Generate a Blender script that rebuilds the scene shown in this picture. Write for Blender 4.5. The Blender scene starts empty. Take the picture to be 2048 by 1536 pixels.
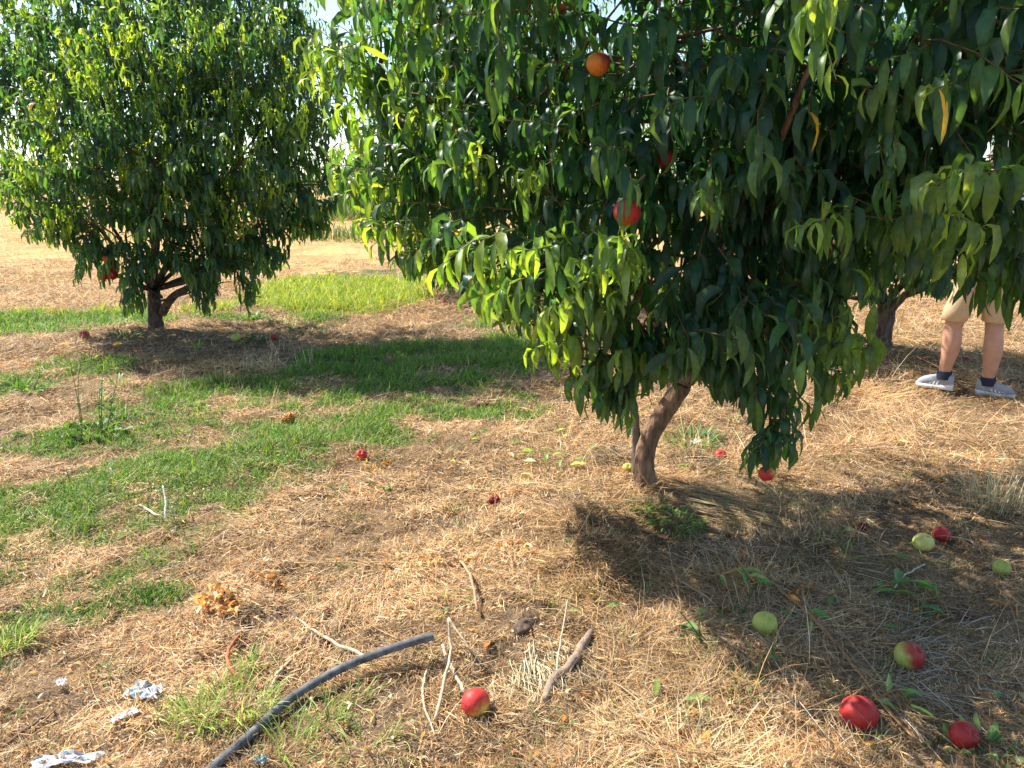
import bpy, math, random
import numpy as np
from mathutils import Vector, Matrix
R = math.radians
rng = np.random.default_rng(7)
random.seed(7)
scene = bpy.context.scene
C = scene.collection

# ------------------------------------------------------------------ camera, sky, sun, exposure
CAM_H = 1.5; FPX = 1550.0; PITCH = R(14.2)
cd = bpy.data.cameras.new('camera'); cam = bpy.data.objects.new('camera', cd); C.objects.link(cam)
cam.location = (0, 0, CAM_H); cam.rotation_euler = (R(90) - PITCH, 0, 0)
cd.sensor_width = 36; cd.lens = FPX / 2048 * 36; cd.clip_start = 0.02; cd.clip_end = 3000
scene.camera = cam
SUN_AZ = math.atan2(-0.86, 0.50); SUN_EL = R(49)          # azimuth clockwise from +Y
w = bpy.data.worlds.new('World'); scene.world = w; w.use_nodes = True
nt = w.node_tree; nt.nodes.clear()
sky = nt.nodes.new('ShaderNodeTexSky'); sky.sky_type = 'NISHITA'; sky.sun_disc = False
sky.sun_elevation = SUN_EL; sky.sun_rotation = SUN_AZ % (2 * math.pi); sky.altitude = 100
sky.air_density = 1.0; sky.dust_density = 0.6; sky.ozone_density = 1.5
bg = nt.nodes.new('ShaderNodeBackground'); bg.inputs['Strength'].default_value = 0.125
wo = nt.nodes.new('ShaderNodeOutputWorld')
nt.links.new(sky.outputs[0], bg.inputs[0]); nt.links.new(bg.outputs[0], wo.inputs[0])
sd = bpy.data.lights.new('sun', 'SUN'); sd.energy = 5.0; sd.angle = R(0.53); sd.color = (1.0, 0.93, 0.83)
sun = bpy.data.objects.new('sun', sd); C.objects.link(sun)
sv = Vector((math.sin(SUN_AZ) * math.cos(SUN_EL), math.cos(SUN_AZ) * math.cos(SUN_EL), math.sin(SUN_EL)))
sun.rotation_euler = sv.to_track_quat('Z', 'Y').to_euler(); sun.location = (-6, 4, 10)
vs = scene.view_settings
scene.display_settings.display_device = 'sRGB'
vs.view_transform = 'Standard'; vs.look = 'None'; vs.exposure = 1.08; vs.gamma = 1; vs.use_curve_mapping = False
scene.cycles.max_bounces = 8; scene.cycles.diffuse_bounces = 4; scene.cycles.glossy_bounces = 2
scene.cycles.transmission_bounces = 6

# ------------------------------------------------------------------ noise and ground height
NT = np.random.default_rng(3).random((256, 256))
def vnoise(x, y):
    x = np.asarray(x, float); y = np.asarray(y, float)
    xi = np.floor(x).astype(np.int64); yi = np.floor(y).astype(np.int64)
    fx = x - xi; fy = y - yi; fx = fx * fx * (3 - 2 * fx); fy = fy * fy * (3 - 2 * fy)
    a = NT[xi & 255, yi & 255]; b = NT[(xi + 1) & 255, yi & 255]; c = NT[xi & 255, (yi + 1) & 255]; d = NT[(xi + 1) & 255, (yi + 1) & 255]
    return (a * (1 - fx) + b * fx) * (1 - fy) + (c * (1 - fx) + d * fx) * fy - 0.5
FW = np.array([0, math.cos(PITCH), -math.sin(PITCH)]); UP = np.array([0, math.sin(PITCH), math.cos(PITCH)]); CP = np.array([0, 0, CAM_H])
def ray(px, py):
    d = FW + (px - 1024) / FPX * np.array([1.0, 0, 0]) - (py - 768) / FPX * UP
    return d
def flat(px, py):
    d = ray(px, py); return CP + d * (CAM_H / -d[2])
MOUNDS = []   # x, y, radius, height
for px, py, r, hh in [(1200, 1150, .15, .13), (1235, 930, .12, .05), (1390, 925, .14, .05), (1820, 735, .3, .08), (1160, 1060, .14, .04), (1290, 1000, .45, .05), (1330, 985, .2, .03), (450, 1225, .16, .035), (1860, 760, .8, .07),
                      (1760, 700, .7, .05), (320, 660, 1.0, .07), (1000, 1260, .2, .03), (560, 700, 1.0, .03), (1240, 960, .3, .03)]:
    p = flat(px, py); MOUNDS.append((p[0], p[1], r, hh))
def hgt(x, y, fine=True):
    x = np.asarray(x, float); y = np.asarray(y, float)
    z = 0.05 * vnoise(x * .8 + 11, y * .8 + 5) + 0.03 * vnoise(x * 2.1, y * 2.1 + 9)
    if fine:
        fade = np.clip(1.6 - np.abs(y) / 14, 0.2, 1)
        z = z + fade * (0.028 * vnoise(x * 6.3 + 3, y * 6.3) + 0.022 * vnoise(x * 14 + 7, y * 14) + 0.012 * vnoise(x * 31, y * 31))
    for mx, my, r, hh in MOUNDS:
        z = z + hh * np.exp(-((x - mx) ** 2 + (y - my) ** 2) / (r * r))
    rough = 0
    for mx, my, r in ROUGH:
        rough = rough + np.exp(-((x - mx) ** 2 + (y - my) ** 2) / (r * r))
    if fine: z = z + rough * (.05 * vnoise(x * 17 + 5, y * 17) + .035 * vnoise(x * 38, y * 38 + 3))
    return z
ROUGH = [(flat(a, b)[0], flat(a, b)[1], c) for a, b, c in [(1205, 1150, .2), (1150, 1050, .15), (1050, 1255, .12), (1240, 925, .16), (1390, 920, .16), (1820, 730, .45), (520, 1250, .12), (660, 1280, .15)]]
def gp(px, py, dz=0.0):
    d = ray(px, py); z = 0.0
    for _ in range(12):
        t = (CAM_H - z - dz) / -d[2]; p = CP + d * t; z = float(hgt(p[0], p[1]))
    return np.array([p[0], p[1], z + dz])
def at(px, py, Y):
    d = ray(px, py); return CP + d * (Y / d[1])

# green patches: pixel blobs become world ellipses, lush 0..1
BLOBS = []
for px, py, rx, ry, s in [(150, 1040, 290, 100, 1.15), (90, 1130, 230, 90, .8), (180, 1190, 160, 50, .4), (350, 950, 180, 60, .95), (270, 870, 230, 50, .6), (650, 870, 190, 38, .95),
                          (430, 800, 200, 38, .8), (800, 800, 280, 45, .55), (860, 735, 250, 42, 1.1), (1010, 720, 90, 45, .8), (700, 745, 100, 22, .8),
                          (680, 590, 170, 48, 1.4), (800, 560, 80, 25, .8), (110, 650, 200, 26, 1.1), (40, 765, 80, 45, .5), (90, 905, 130, 50, .2),
                          (1050, 640, 120, 30, .3), (210, 740, 60, 14, .7), (470, 760, 70, 20, .2), (420, 905, 240, 50, .6),
                          (560, 930, 120, 50, .35), (20, 1270, 50, 50, .5), (460, 630, 110, 16, .6), (230, 640, 90, 18, .7)]:
    a = flat(px, py); b = flat(px, py - ry); c = flat(px, py + ry)
    BLOBS.append((a[0], (b[1] + c[1]) / 2, rx / FPX * math.hypot(a[1], CAM_H), (b[1] - c[1]) / 2, s))
def green(x, y):
    g = np.zeros(np.shape(x))
    for bx, by, rx, ry, s in BLOBS:
        q = ((x - bx) / rx) ** 2 + ((y - by) / ry) ** 2
        g = np.maximum(g, s * np.clip(1.5 - q, 0, 1))
    return g + 1.5 * vnoise(x * 3.3 + 40, y * 3.3) * (g > 0) + 1.2 * vnoise(x * 9 + 4, y * 9) * (g > 0)
def bare(x, y):   # bare soil 0..1
    g = 0.0
    for px, py, rx, ry in BARE:
        a = flat(px, py); sl = math.hypot(a[1], CAM_H)
        b = flat(px, py - ry); c = flat(px, py + ry)
        q = ((x - a[0]) / (rx / FPX * sl)) ** 2 + ((y - a[1]) / max(.01, (b[1] - c[1]) / 2)) ** 2
        g = np.maximum(g, np.clip(1.3 - q, 0, 1))
    return g
BARE = [(1820, 730, 70, 30), (1240, 925, 45, 22), (1390, 925, 45, 16), (1400, 1090, 130, 45), (780, 1470, 120, 60), (1050, 1255, 60, 40), (900, 1050, 60, 18), (520, 1250, 80, 25), (160, 1400, 110, 22), (620, 1440, 60, 60), (1010, 1330, 60, 30), (1000, 650, 160, 30), (400, 690, 240, 28),
        (760, 1400, 70, 40), (640, 720, 160, 25), (1850, 720, 120, 30), (1130, 1010, 60, 25), (1230, 910, 60, 20), (700, 1300, 60, 25), (1600, 1200, 70, 30)]

# ------------------------------------------------------------------ mesh and material helpers
def mk(name, verts, faces, mats, parent=None, cols=None, smooth=True, mat_idx=None):
    """verts (n,3); faces (m,k) int array or list of lists"""
    me = bpy.data.meshes.new(name)
    verts = np.asarray(verts, np.float32)
    if isinstance(faces, np.ndarray):
        m, k = faces.shape
        me.vertices.add(len(verts)); me.vertices.foreach_set('co', verts.ravel())
        me.loops.add(m * k); me.loops.foreach_set('vertex_index', faces.astype(np.int32).ravel())
        me.polygons.add(m); me.polygons.foreach_set('loop_start', np.arange(0, m * k, k, dtype=np.int32))
        me.update(calc_edges=True)
    else:
        me.from_pydata([tuple(map(float, v)) for v in verts], [], faces); me.update()
    if smooth: me.polygons.foreach_set('use_smooth', np.ones(len(me.polygons), bool))
    if cols is not None:
        at_ = me.color_attributes.new('col', 'FLOAT_COLOR', 'POINT')
        cc = np.ones((len(verts), 4), np.float32); cc[:, :cols.shape[1]] = cols
        at_.data.foreach_set('color', cc.ravel())
    for m_ in (mats if isinstance(mats, (list, tuple)) else [mats]): me.materials.append(m_)
    if mat_idx is not None: me.polygons.foreach_set('material_index', np.asarray(mat_idx, np.int32))
    o = bpy.data.objects.new(name, me); C.objects.link(o)
    if parent: o.parent = parent
    return o
def tag(o, label=None, cat=None, group=None, kind=None):
    if label: o['label'] = label
    if cat: o['category'] = cat
    if group: o['group'] = group
    if kind: o['kind'] = kind
    return o
def empty(name, loc, label=None, cat=None, group=None, rz=0):
    o = bpy.data.objects.new(name, None); C.objects.link(o); o.location = tuple(map(float, loc)); o.rotation_euler = (0, 0, rz)
    o.empty_display_size = .05
    return tag(o, label, cat, group)
class Bag:
    """collects verts / quads / colours / material index"""
    def __init__(s): s.v = []; s.f = []; s.c = []; s.m = []; s.n = 0
    def add(s, v, f, c=None, m=0):
        v = np.asarray(v, float).reshape(-1, 3); f = np.asarray(f)
        s.v.append(v); s.f.append(f + s.n); s.n += len(v)
        if c is None: c = np.tile([.5, .5, .5], (len(v), 1))
        c = np.asarray(c, float)
        if c.ndim == 1: c = np.tile(c, (len(v), 1))
        s.c.append(c[:, :3]); s.m.append(np.full(len(f), m))
    def build(s, name, mats, parent=None, smooth=True, origin=None):
        v = np.concatenate(s.v)
        if origin is not None: v = v - np.asarray(origin)
        return mk(name, v, np.concatenate(s.f), mats, parent, np.concatenate(s.c), smooth, np.concatenate(s.m))
def norm(a): return a / np.maximum(np.linalg.norm(a, axis=-1, keepdims=True), 1e-9)
def tube(bag, pts, rad, col=(.2, .15, .1), n=8, m=0, cap=True, bump=0):
    n += n % 2; P = np.asarray(pts, float); k = len(P); rad = np.broadcast_to(np.asarray(rad, float), (k,))
    T = norm(np.gradient(P, axis=0)); ref = np.array([0.3, 0.2, 1.0]) if abs(T[0][2]) < .9 else np.array([1.0, 0.2, 0])
    A = norm(np.cross(T, ref)); B = np.cross(T, A)
    th = np.arange(n) * 2 * math.pi / n
    rr = rad[:, None] * (1 + (bump * (rng.random((k, n)) - .5) if bump else 0))
    V = P[:, None] + rr[..., None] * (np.cos(th)[None, :, None] * A[:, None] + np.sin(th)[None, :, None] * B[:, None])
    V = V.reshape(-1, 3)
    i = np.arange(k - 1)[:, None] * n; j = np.arange(n)[None]; j2 = (j + 1) % n
    F = np.stack([i + j, i + j2, i + n + j2, i + n + j], -1).reshape(-1, 4)
    if cap:
        V = np.vstack([V, P[0], P[-1]]); a = k * n
        F = np.vstack([F, np.stack([np.full(n // 2, a), (np.arange(0, n, 2) + 2) % n, np.arange(0, n, 2) + 1, np.arange(0, n, 2)], -1),
                       np.stack([np.full(n // 2, a + 1), (k - 1) * n + np.arange(0, n, 2), (k - 1) * n + np.arange(0, n, 2) + 1, (k - 1) * n + (np.arange(0, n, 2) + 2) % n], -1)])
    bag.add(V, F, col, m)
def spline(pts, k=6):
    P = np.asarray(pts, float); out = []
    Q = np.vstack([2 * P[0] - P[1], P, 2 * P[-1] - P[-2]])
    for i in range(1, len(Q) - 2):
        for t in np.linspace(0, 1, k, endpoint=False):
            a, b, c, d = Q[i - 1], Q[i], Q[i + 1], Q[i + 2]
            out.append(.5 * (2 * b + (c - a) * t + (2 * a - 5 * b + 4 * c - d) * t * t + (3 * b - a - 3 * c + d) * t ** 3))
    out.append(P[-1]); return np.array(out)

def mat(name):
    m = bpy.data.materials.new(name); m.use_nodes = True; n = m.node_tree.nodes; l = m.node_tree.links
    return m, n, l, n['Principled BSDF'], n['Material Output']
def simple(name, col, rough=.6, spec=.4, noise=0, nscale=30, bump=0):
    m, n, l, b, o = mat(name)
    b.inputs['Base Color'].default_value = (*col, 1); b.inputs['Roughness'].default_value = rough
    b.inputs['Specular IOR Level'].default_value = spec
    if noise or bump:
        tc = n.new('ShaderNodeTexCoord'); nz = n.new('ShaderNodeTexNoise'); nz.inputs['Scale'].default_value = nscale; nz.inputs['Detail'].default_value = 6
        l.new(tc.outputs['Object'], nz.inputs[0])
        if noise:
            r = n.new('ShaderNodeValToRGB'); r.color_ramp.elements[0].position = .3; r.color_ramp.elements[1].position = .7
            r.color_ramp.elements[0].color = (*[c * (1 - noise) for c in col], 1); r.color_ramp.elements[1].color = (*[min(1, c * (1 + noise)) for c in col], 1)
            l.new(nz.outputs[0], r.inputs[0]); l.new(r.outputs[0], b.inputs['Base Color'])
        if bump:
            bp = n.new('ShaderNodeBump'); bp.inputs['Distance'].default_value = bump; l.new(nz.outputs[0], bp.inputs['Height']); l.new(bp.outputs[0], b.inputs['Normal'])
    return m
def attr_mat(name, rough=.6, spec=.3, transl=0.0, tcol=(1, 1, 1), nscale=0, namt=.3, bump=0, zs=1):
    m, n, l, b, o = mat(name)
    a = n.new('ShaderNodeAttribute'); a.attribute_name = 'col'
    src = a.outputs['Color']
    if nscale:
        tc = n.new('ShaderNodeTexCoord'); nz = n.new('ShaderNodeTexNoise'); nz.inputs['Scale'].default_value = nscale; nz.inputs['Detail'].default_value = 5
        mp = n.new('ShaderNodeMapping'); mp.inputs['Scale'].default_value = (1, 1, zs); l.new(tc.outputs['Object'], mp.inputs[0]); l.new(mp.outputs[0], nz.inputs[0])
        mr = n.new('ShaderNodeMapRange'); mr.inputs['From Min'].default_value = .25; mr.inputs['From Max'].default_value = .75
        mr.inputs['To Min'].default_value = 1 - namt; mr.inputs['To Max'].default_value = 1 + namt
        l.new(nz.outputs[0], mr.inputs[0])
        vm = n.new('ShaderNodeVectorMath'); vm.operation = 'SCALE'; l.new(src, vm.inputs[0]); l.new(mr.outputs[0], vm.inputs['Scale']); src = vm.outputs[0]
        if bump:
            bp = n.new('ShaderNodeBump'); bp.inputs['Distance'].default_value = bump; l.new(nz.outputs[0], bp.inputs['Height']); l.new(bp.outputs[0], b.inputs['Normal'])
    l.new(src, b.inputs['Base Color']); b.inputs['Roughness'].default_value = rough; b.inputs['Specular IOR Level'].default_value = spec
    if transl:
        t = n.new('ShaderNodeBsdfTranslucent'); vm = n.new('ShaderNodeVectorMath'); vm.operation = 'MULTIPLY'
        l.new(src, vm.inputs[0]); vm.inputs[1].default_value = tcol; l.new(vm.outputs[0], t.inputs['Color'])
        mx = n.new('ShaderNodeMixShader'); mx.inputs[0].default_value = transl
        l.new(b.outputs[0], mx.inputs[1]); l.new(t.outputs[0], mx.inputs[2]); l.new(mx.outputs[0], o.inputs['Surface'])
    return m
M_LEAF = attr_mat('leaf', .42, .5, .45, (3.6, 3.1, .8), nscale=60, namt=.25)
M_BARK = attr_mat('bark', .9, .15, nscale=38, namt=.7, bump=.03, zs=.3)
M_TWIG = attr_mat('twig', .6, .3)
M_STRAW = attr_mat('dry_straw', .65, .25, .2, (1.0, .95, .8))
M_GRASS = attr_mat('green_grass', .5, .3, .35, (1.6, 1.7, .8))
M_FRUIT = attr_mat('peach_skin', .5, .3, nscale=90, namt=.14, bump=.0008)
M_DRY = attr_mat('dried_leaf', .7, .2, .25, (1.2, 1, .7), nscale=40, namt=.3)
M_WOOD = attr_mat('dead_wood', .85, .15, nscale=70, namt=.35, bump=.004)

# ------------------------------------------------------------------ ground
def soil_col(x, y):
    n1 = vnoise(x * 1.7, y * 1.7) + .5; n2 = vnoise(x * 17, y * 17) + .5; n3 = vnoise(x * 43, y * 43) + .5
    straw = np.array([.40, .27, .145]); brown = np.array([.13, .082, .046]); gold = np.array([.50, .33, .14]); gr = np.array([.085, .115, .035])
    k = np.clip(.75 * n1 + .55 * n2 + .4 * n3 - .42, 0, 1)[..., None]
    c = brown * (1 - k) + straw * k
    b = bare(x, y)[..., None]
    c = c * (1 - b) + (np.array([.19, .135, .085]) * (.5 + .6 * n3[..., None] + .4 * n2[..., None])) * b
    g = np.clip(green(x, y), 0, 1)[..., None] * .75
    c = c * (1 - g) + gr * g
    f = np.clip((y - 10.5) / 4, 0, 1)[..., None] * (g < .3)
    fc = gold * (.75 + .5 * n1[..., None]) * (.7 + .5 * n2[..., None])
    return c * (1 - f) + fc * f
NX, NY = 760, 900
u = np.linspace(-1, 1, NX); xs = .9 * np.sinh(7.45 * u)
v = np.linspace(0, 1, NY); ys = -25 + 0 * v
v0 = math.asinh((-1500 - 3) / 2.2); 
t = np.linspace(math.asinh(-28 / 1.5), math.asinh(1500 / 1.5), NY); ys = 2.6 + 1.5 * np.sinh(t)
X, Y = np.meshgrid(xs, ys)
Z = hgt(X, Y)
far = np.clip((np.hypot(X, Y) - 60) / 200, 0, 1); Z = Z * (1 - far)
cols = soil_col(X, Y).reshape(-1, 3)
i = np.arange(NY - 1)[:, None] * NX; j = np.arange(NX - 1)[None]
F = np.stack([i + j, i + j + 1, i + NX + j + 1, i + NX + j], -1).reshape(-1, 4)
gm, n, l, b, o_ = mat('ground_soil')
a = n.new('ShaderNodeAttribute'); a.attribute_name = 'col'
tc = n.new('ShaderNodeTexCoord'); z1 = n.new('ShaderNodeTexNoise'); z1.inputs['Scale'].default_value = 90; z1.inputs['Detail'].default_value = 8; z1.inputs['Roughness'].default_value = .7
l.new(tc.outputs['Object'], z1.inputs[0])
mr = n.new('ShaderNodeMapRange'); mr.inputs['From Min'].default_value = .3; mr.inputs['From Max'].default_value = .7; mr.inputs['To Min'].default_value = .55; mr.inputs['To Max'].default_value = 1.35
l.new(z1.outputs[0], mr.inputs[0]); vm = n.new('ShaderNodeVectorMath'); vm.operation = 'SCALE'; l.new(a.outputs['Color'], vm.inputs[0]); l.new(mr.outputs[0], vm.inputs['Scale'])
l.new(vm.outputs[0], b.inputs['Base Color']); b.inputs['Roughness'].default_value = .95; b.inputs['Specular IOR Level'].default_value = .1
bp = n.new('ShaderNodeBump'); bp.inputs['Distance'].default_value = .012; bp.inputs['Strength'].default_value = .9; l.new(z1.outputs[0], bp.inputs['Height']); l.new(bp.outputs[0], b.inputs['Normal'])
ground = mk('ground', np.stack([X, Y, Z], -1).reshape(-1, 3), F, gm, None, cols); tag(ground, kind='structure')

# ------------------------------------------------------------------ blades (straw, grass)
def blades(P, L, W, az, pitch, curv, sag, col, seg=3, lift=0.002, z0=None):
    """ribbons from P; pitch above horizontal, curv turns the heading, sag bends them down. Returns verts, faces, colours"""
    n_ = len(P); S = seg + 1
    pos = P.copy(); V = np.zeros((n_, S, 2, 3)); h_ = az.copy(); pt = pitch.copy()
    if z0 is None: z0 = P[:, 2]
    for k in range(S):
        d = np.stack([np.cos(h_) * np.cos(pt), np.sin(h_) * np.cos(pt), np.sin(pt)], -1)
        s = np.stack([-np.sin(h_), np.cos(h_), np.zeros(n_)], -1)
        wv = (W * (1 - .75 * (k / seg) ** 2))[:, None] * .5
        roll = .6 * np.sin(h_ * 7)[:, None] * np.array([0, 0, 1.0])
        V[:, k, 0] = pos - (s + roll) * wv; V[:, k, 1] = pos + (s + roll) * wv
        pos = pos + d * (L / seg)[:, None]; h_ = h_ + curv / seg; pt = pt - sag / seg
        pos[:, 2] = np.maximum(pos[:, 2], z0 + lift)
    i = np.arange(n_)[:, None] * (2 * S) + np.arange(seg)[None] * 2
    F = np.stack([i, i + 1, i + 3, i + 2], -1).reshape(-1, 4)
    return V.reshape(-1, 3), F, np.repeat(col, 2 * S, axis=0)
def scatter(n_, y0, y1, p=1.5, marg=.7):
    """points in a widening wedge, density ~ 1/d^p"""
    out = []; got = 0
    while got < n_:
        m = n_ * 2
        t = rng.random(m); e = 2 - p
        yy = (y0 ** e + t * (y1 ** e - y0 ** e)) ** (1 / e) if abs(e) > 1e-6 else y0 * (y1 / y0) ** t
        xx = (rng.random(m) * 2 - 1)
        xx = xx * (.68 * yy + marg); out.append(np.stack([xx, yy], -1)); got += m
    return np.concatenate(out)[:n_]
def pal(n_, colors, weights, var=.36):
    c = np.array(colors)[rng.choice(len(colors), n_, p=np.array(weights) / sum(weights))]
    return c * (1 + var * (rng.random((n_, 1)) * 2 - 1))
STRAW = [(.70, .49, .255), (.62, .385, .16), (.36, .265, .175), (.17, .105, .06), (.82, .64, .40), (.50, .25, .095)]
bag = Bag()
xy = scatter(760000, 1.15, 17, 1.75, 1.4)
x, y = xy[:, 0], xy[:, 1]; sc = np.maximum(1, y / 2.6) ** .75
g = green(x, y); br = bare(x, y); tuft = vnoise(x * 5 + 9, y * 5) + .5 * vnoise(x * 13, y * 13)
keep = (rng.random(len(x)) > np.clip(g * 1.0, 0, .88)) & (rng.random(len(x)) > br * .72) & (rng.random(len(x)) < .54 + 2.1 * tuft + 1.3 * vnoise(x * 1.9 + 31, y * 1.9))
x, y, sc, tuft = x[keep], y[keep], sc[keep], tuft[keep]; N = len(x)
typ = rng.random(N) - .28 * (x < .25 + .3 * vnoise(x * 2, y * 2)) * 1.0; typ = np.abs(typ)
L = np.where(typ < .55, .02 + .04 * rng.random(N), np.where(typ < .93, .05 + .10 * rng.random(N), .15 + .18 * rng.random(N))) * np.minimum(sc, 2)
W = (.0011 + .0013 * rng.random(N) ** 2 + (typ < .05) * .0025) * sc
z = hgt(x, y)
z0 = z + .001
P = np.stack([x, y, z + rng.random(N) * .012 + np.clip(tuft, 0, 1) * .015], -1)
up_ = rng.random(N) < .12
az = rng.random(N) * 2 * math.pi; az = np.where(rng.random(N) < .5, 2.2 * vnoise(x * 1.5 + 77, y * 1.5) * 6 + rng.normal(0, .5, N), az)
V, F, c = blades(P, L, W, az, np.where(up_, rng.random(N) * 1.1, rng.normal(.12, .18, N)), rng.normal(0, .9, N), np.where(up_, .8, .35) * rng.random(N), pal(N, STRAW, [3, 3, 2.0, 2.0, 1.4, 1.4]) * (1 + .5 * vnoise(x * 2.7 + 60, y * 2.7))[:, None], 3, z0=z0)
bag.add(V, F, c)
xy = scatter(520000, 1.2, 14, 1.75, 1.4); x, y = xy[:, 0], xy[:, 1]; sc = np.maximum(1, y / 2.6) ** .8; g = green(x, y)
keep = (rng.random(len(x)) > np.clip(g, 0, .85)) & (rng.random(len(x)) > bare(x, y) * .35); x, y, sc = x[keep], y[keep], sc[keep]; N = len(x); z = hgt(x, y)
V, F, c = blades(np.stack([x, y, z + .001 + .007 * rng.random(N)], -1), (.01 + .032 * rng.random(N)) * sc, (.0009 + .0012 * rng.random(N)) * sc, rng.random(N) * 6.283, rng.normal(.1, .35, N), rng.normal(0, .6, N), .4 * rng.random(N),
                 pal(N, STRAW + [(.62, .35, .12)], [3, 3, 2, 4.0, 1.2, 1.6, 1]) * (1 + .8 * vnoise(x * 2.7 + 60, y * 2.7))[:, None], 2, z0=z)
bag.add(V, F, c)
straw = bag.build('dry_straw', M_STRAW, smooth=False); tag(straw, kind='stuff')
# raised brown stubble on the mound and a few tufts of upright dead stems
bag = Bag()
def clump(px, py, r, n_, Lr, wd, colors, wts, up=1.0, spread=.5, az0=None, azs=3.14, mat_bag=None, sag=.6, curv=.5, seg=4):
    c0 = gp(px, py); th = rng.random(n_) * 6.283; rr = r * np.sqrt(rng.random(n_))
    x = c0[0] + rr * np.cos(th); y = c0[1] + rr * np.sin(th); z = hgt(x, y)
    az = th + rng.normal(0, .6, n_) if az0 is None else az0 + rng.normal(0, azs, n_)
    V, F, c = blades(np.stack([x, y, z], -1), Lr[0] + (Lr[1] - Lr[0]) * rng.random(n_), wd * (.7 + .6 * rng.random(n_)), az,
                     up - spread * rng.random(n_), rng.normal(0, curv, n_), sag * rng.random(n_) * 1.4, pal(n_, colors, wts), seg, z0=z)
    mat_bag.add(V, F, c)
BR = [(.36, .21, .085), (.24, .14, .06), (.50, .34, .15), (.15, .09, .045)]
clump(1180, 1120, .24, 2600, (.02, .06), .0028, BR + [(.6, .44, .22)], [3, 3, 2.5, 1.5, 2], .9, 1.0, mat_bag=bag)
clump(1130, 1190, .10, 400, (.02, .06), .002, BR, [3, 2, 3, 1], 1.3, .9, mat_bag=bag)
clump(1260, 1040, .22, 900, (.03, .09), .002, BR + [(.15, .16, .07)], [2, 3, 1, 2, 2], 1.0, .9, mat_bag=bag)
clump(1150, 1050, .16, 500, (.03, .08), .002, BR + [(.15, .16, .07)], [2, 3, 1, 2, 1], 1.0, .9, mat_bag=bag)
clump(1240, 925, .13, 420, (.04, .1), .003, [(.12, .1, .07), (.2, .16, .1)], [1, 1], 1.0, .9, mat_bag=bag)
clump(1390, 925, .16, 400, (.04, .1), .003, [(.12, .1, .07), (.2, .16, .1), (.09, .11, .04)], [1, 1, 1], 1.0, .9, mat_bag=bag)
clump(1820, 735, .42, 1500, (.03, .10), .005, [(.16, .11, .07), (.10, .07, .045), (.24, .16, .09), (.09, .10, .05)], [2, 3, 1, 1], 1.1, .9, mat_bag=bag)
clump(1640, 850, .06, 90, (.03, .08), .003, BR, [1, 2, 1, 3], 1.2, .9, mat_bag=bag)
clump(1040, 1350, .09, 160, (.08, .16), .003, [(.62, .55, .38), (.5, .42, .25)], [1, 1], .25, .3, az0=-1.2, azs=.25, mat_bag=bag)
clump(1110, 1300, .10, 120, (.08, .16), .003, [(.62, .55, .38), (.5, .42, .25)], [1, 1], .2, .3, az0=-1.3, azs=.3, mat_bag=bag)
clump(1500, 1020, .22, 150, (.25, .5), .003, [(.5, .4, .22), (.42, .33, .18)], [1, 1], .12, .15, az0=-.35, azs=.10, mat_bag=bag, curv=.3)
clump(1380, 1000, .18, 90, (.25, .5), .003, [(.5, .4, .22), (.42, .33, .18)], [1, 1], .15, .15, az0=-.45, azs=.12, mat_bag=bag, curv=.3)
clump(1570, 1100, .3, 500, (.08, .25), .0025, [(.6, .5, .33), (.42, .33, .18)], [1, 1], .3, .4, mat_bag=bag)
clump(1780, 1280, .3, 500, (.08, .25), .0025, [(.6, .52, .38), (.42, .35, .24)], [1, 1], .3, .4, mat_bag=bag)
clump(1350, 1500, .2, 500, (.05, .15), .0025, [(.72, .6, .36), (.55, .42, .2)], [1, 1], .6, .6, mat_bag=bag)
clump(1700, 1350, .35, 500, (.08, .25), .0025, [(.6, .52, .38), (.42, .35, .24)], [1, 1], .3, .4, mat_bag=bag)
clump(1980, 1010, .14, 140, (.12, .26), .003, [(.6, .52, .34), (.35, .36, .2)], [1, 1], 1.45, .5, mat_bag=bag)
for px, py in [(480, 750), (540, 740), (620, 740), (345, 790), (520, 820), (560, 700), (440, 770), (170, 800), (250, 790)]:
    clump(px, py, .12, 22, (.10, .24), .004, [(.62, .5, .3), (.4, .38, .18)], [2, 1], 1.5, .4, mat_bag=bag, sag=.3)
for px, py in [(600, 960), (640, 940), (660, 1000), (200, 1010), (560, 1050), (700, 900), (890, 900), (930, 1090), (340, 1150), (1380, 1350)]:
    clump(px, py, .08, 30, (.04, .12), .002, [(.5, .42, .24), (.22, .25, .1)], [2, 2], 1.4, .7, mat_bag=bag, sag=.5)
for q in range(150):
    px = rng.uniform(-50, 2100); py = rng.uniform(900, 1600)
    if green(*flat(px, py)[:2]) > .1: continue
    clump(px, py, rng.uniform(.03, .09), int(rng.integers(40, 150)), (.015, rng.uniform(.04, .09)), .0018, [(.40, .26, .13), (.22, .14, .075), (.58, .42, .22), (.14, .09, .05)], [2, 2.5, 1.5, 1.5], rng.uniform(.5, 1.2), .9, mat_bag=bag, seg=3)
tuf = bag.build('dead_grass', M_STRAW, smooth=False); tag(tuf, kind='stuff')
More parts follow.
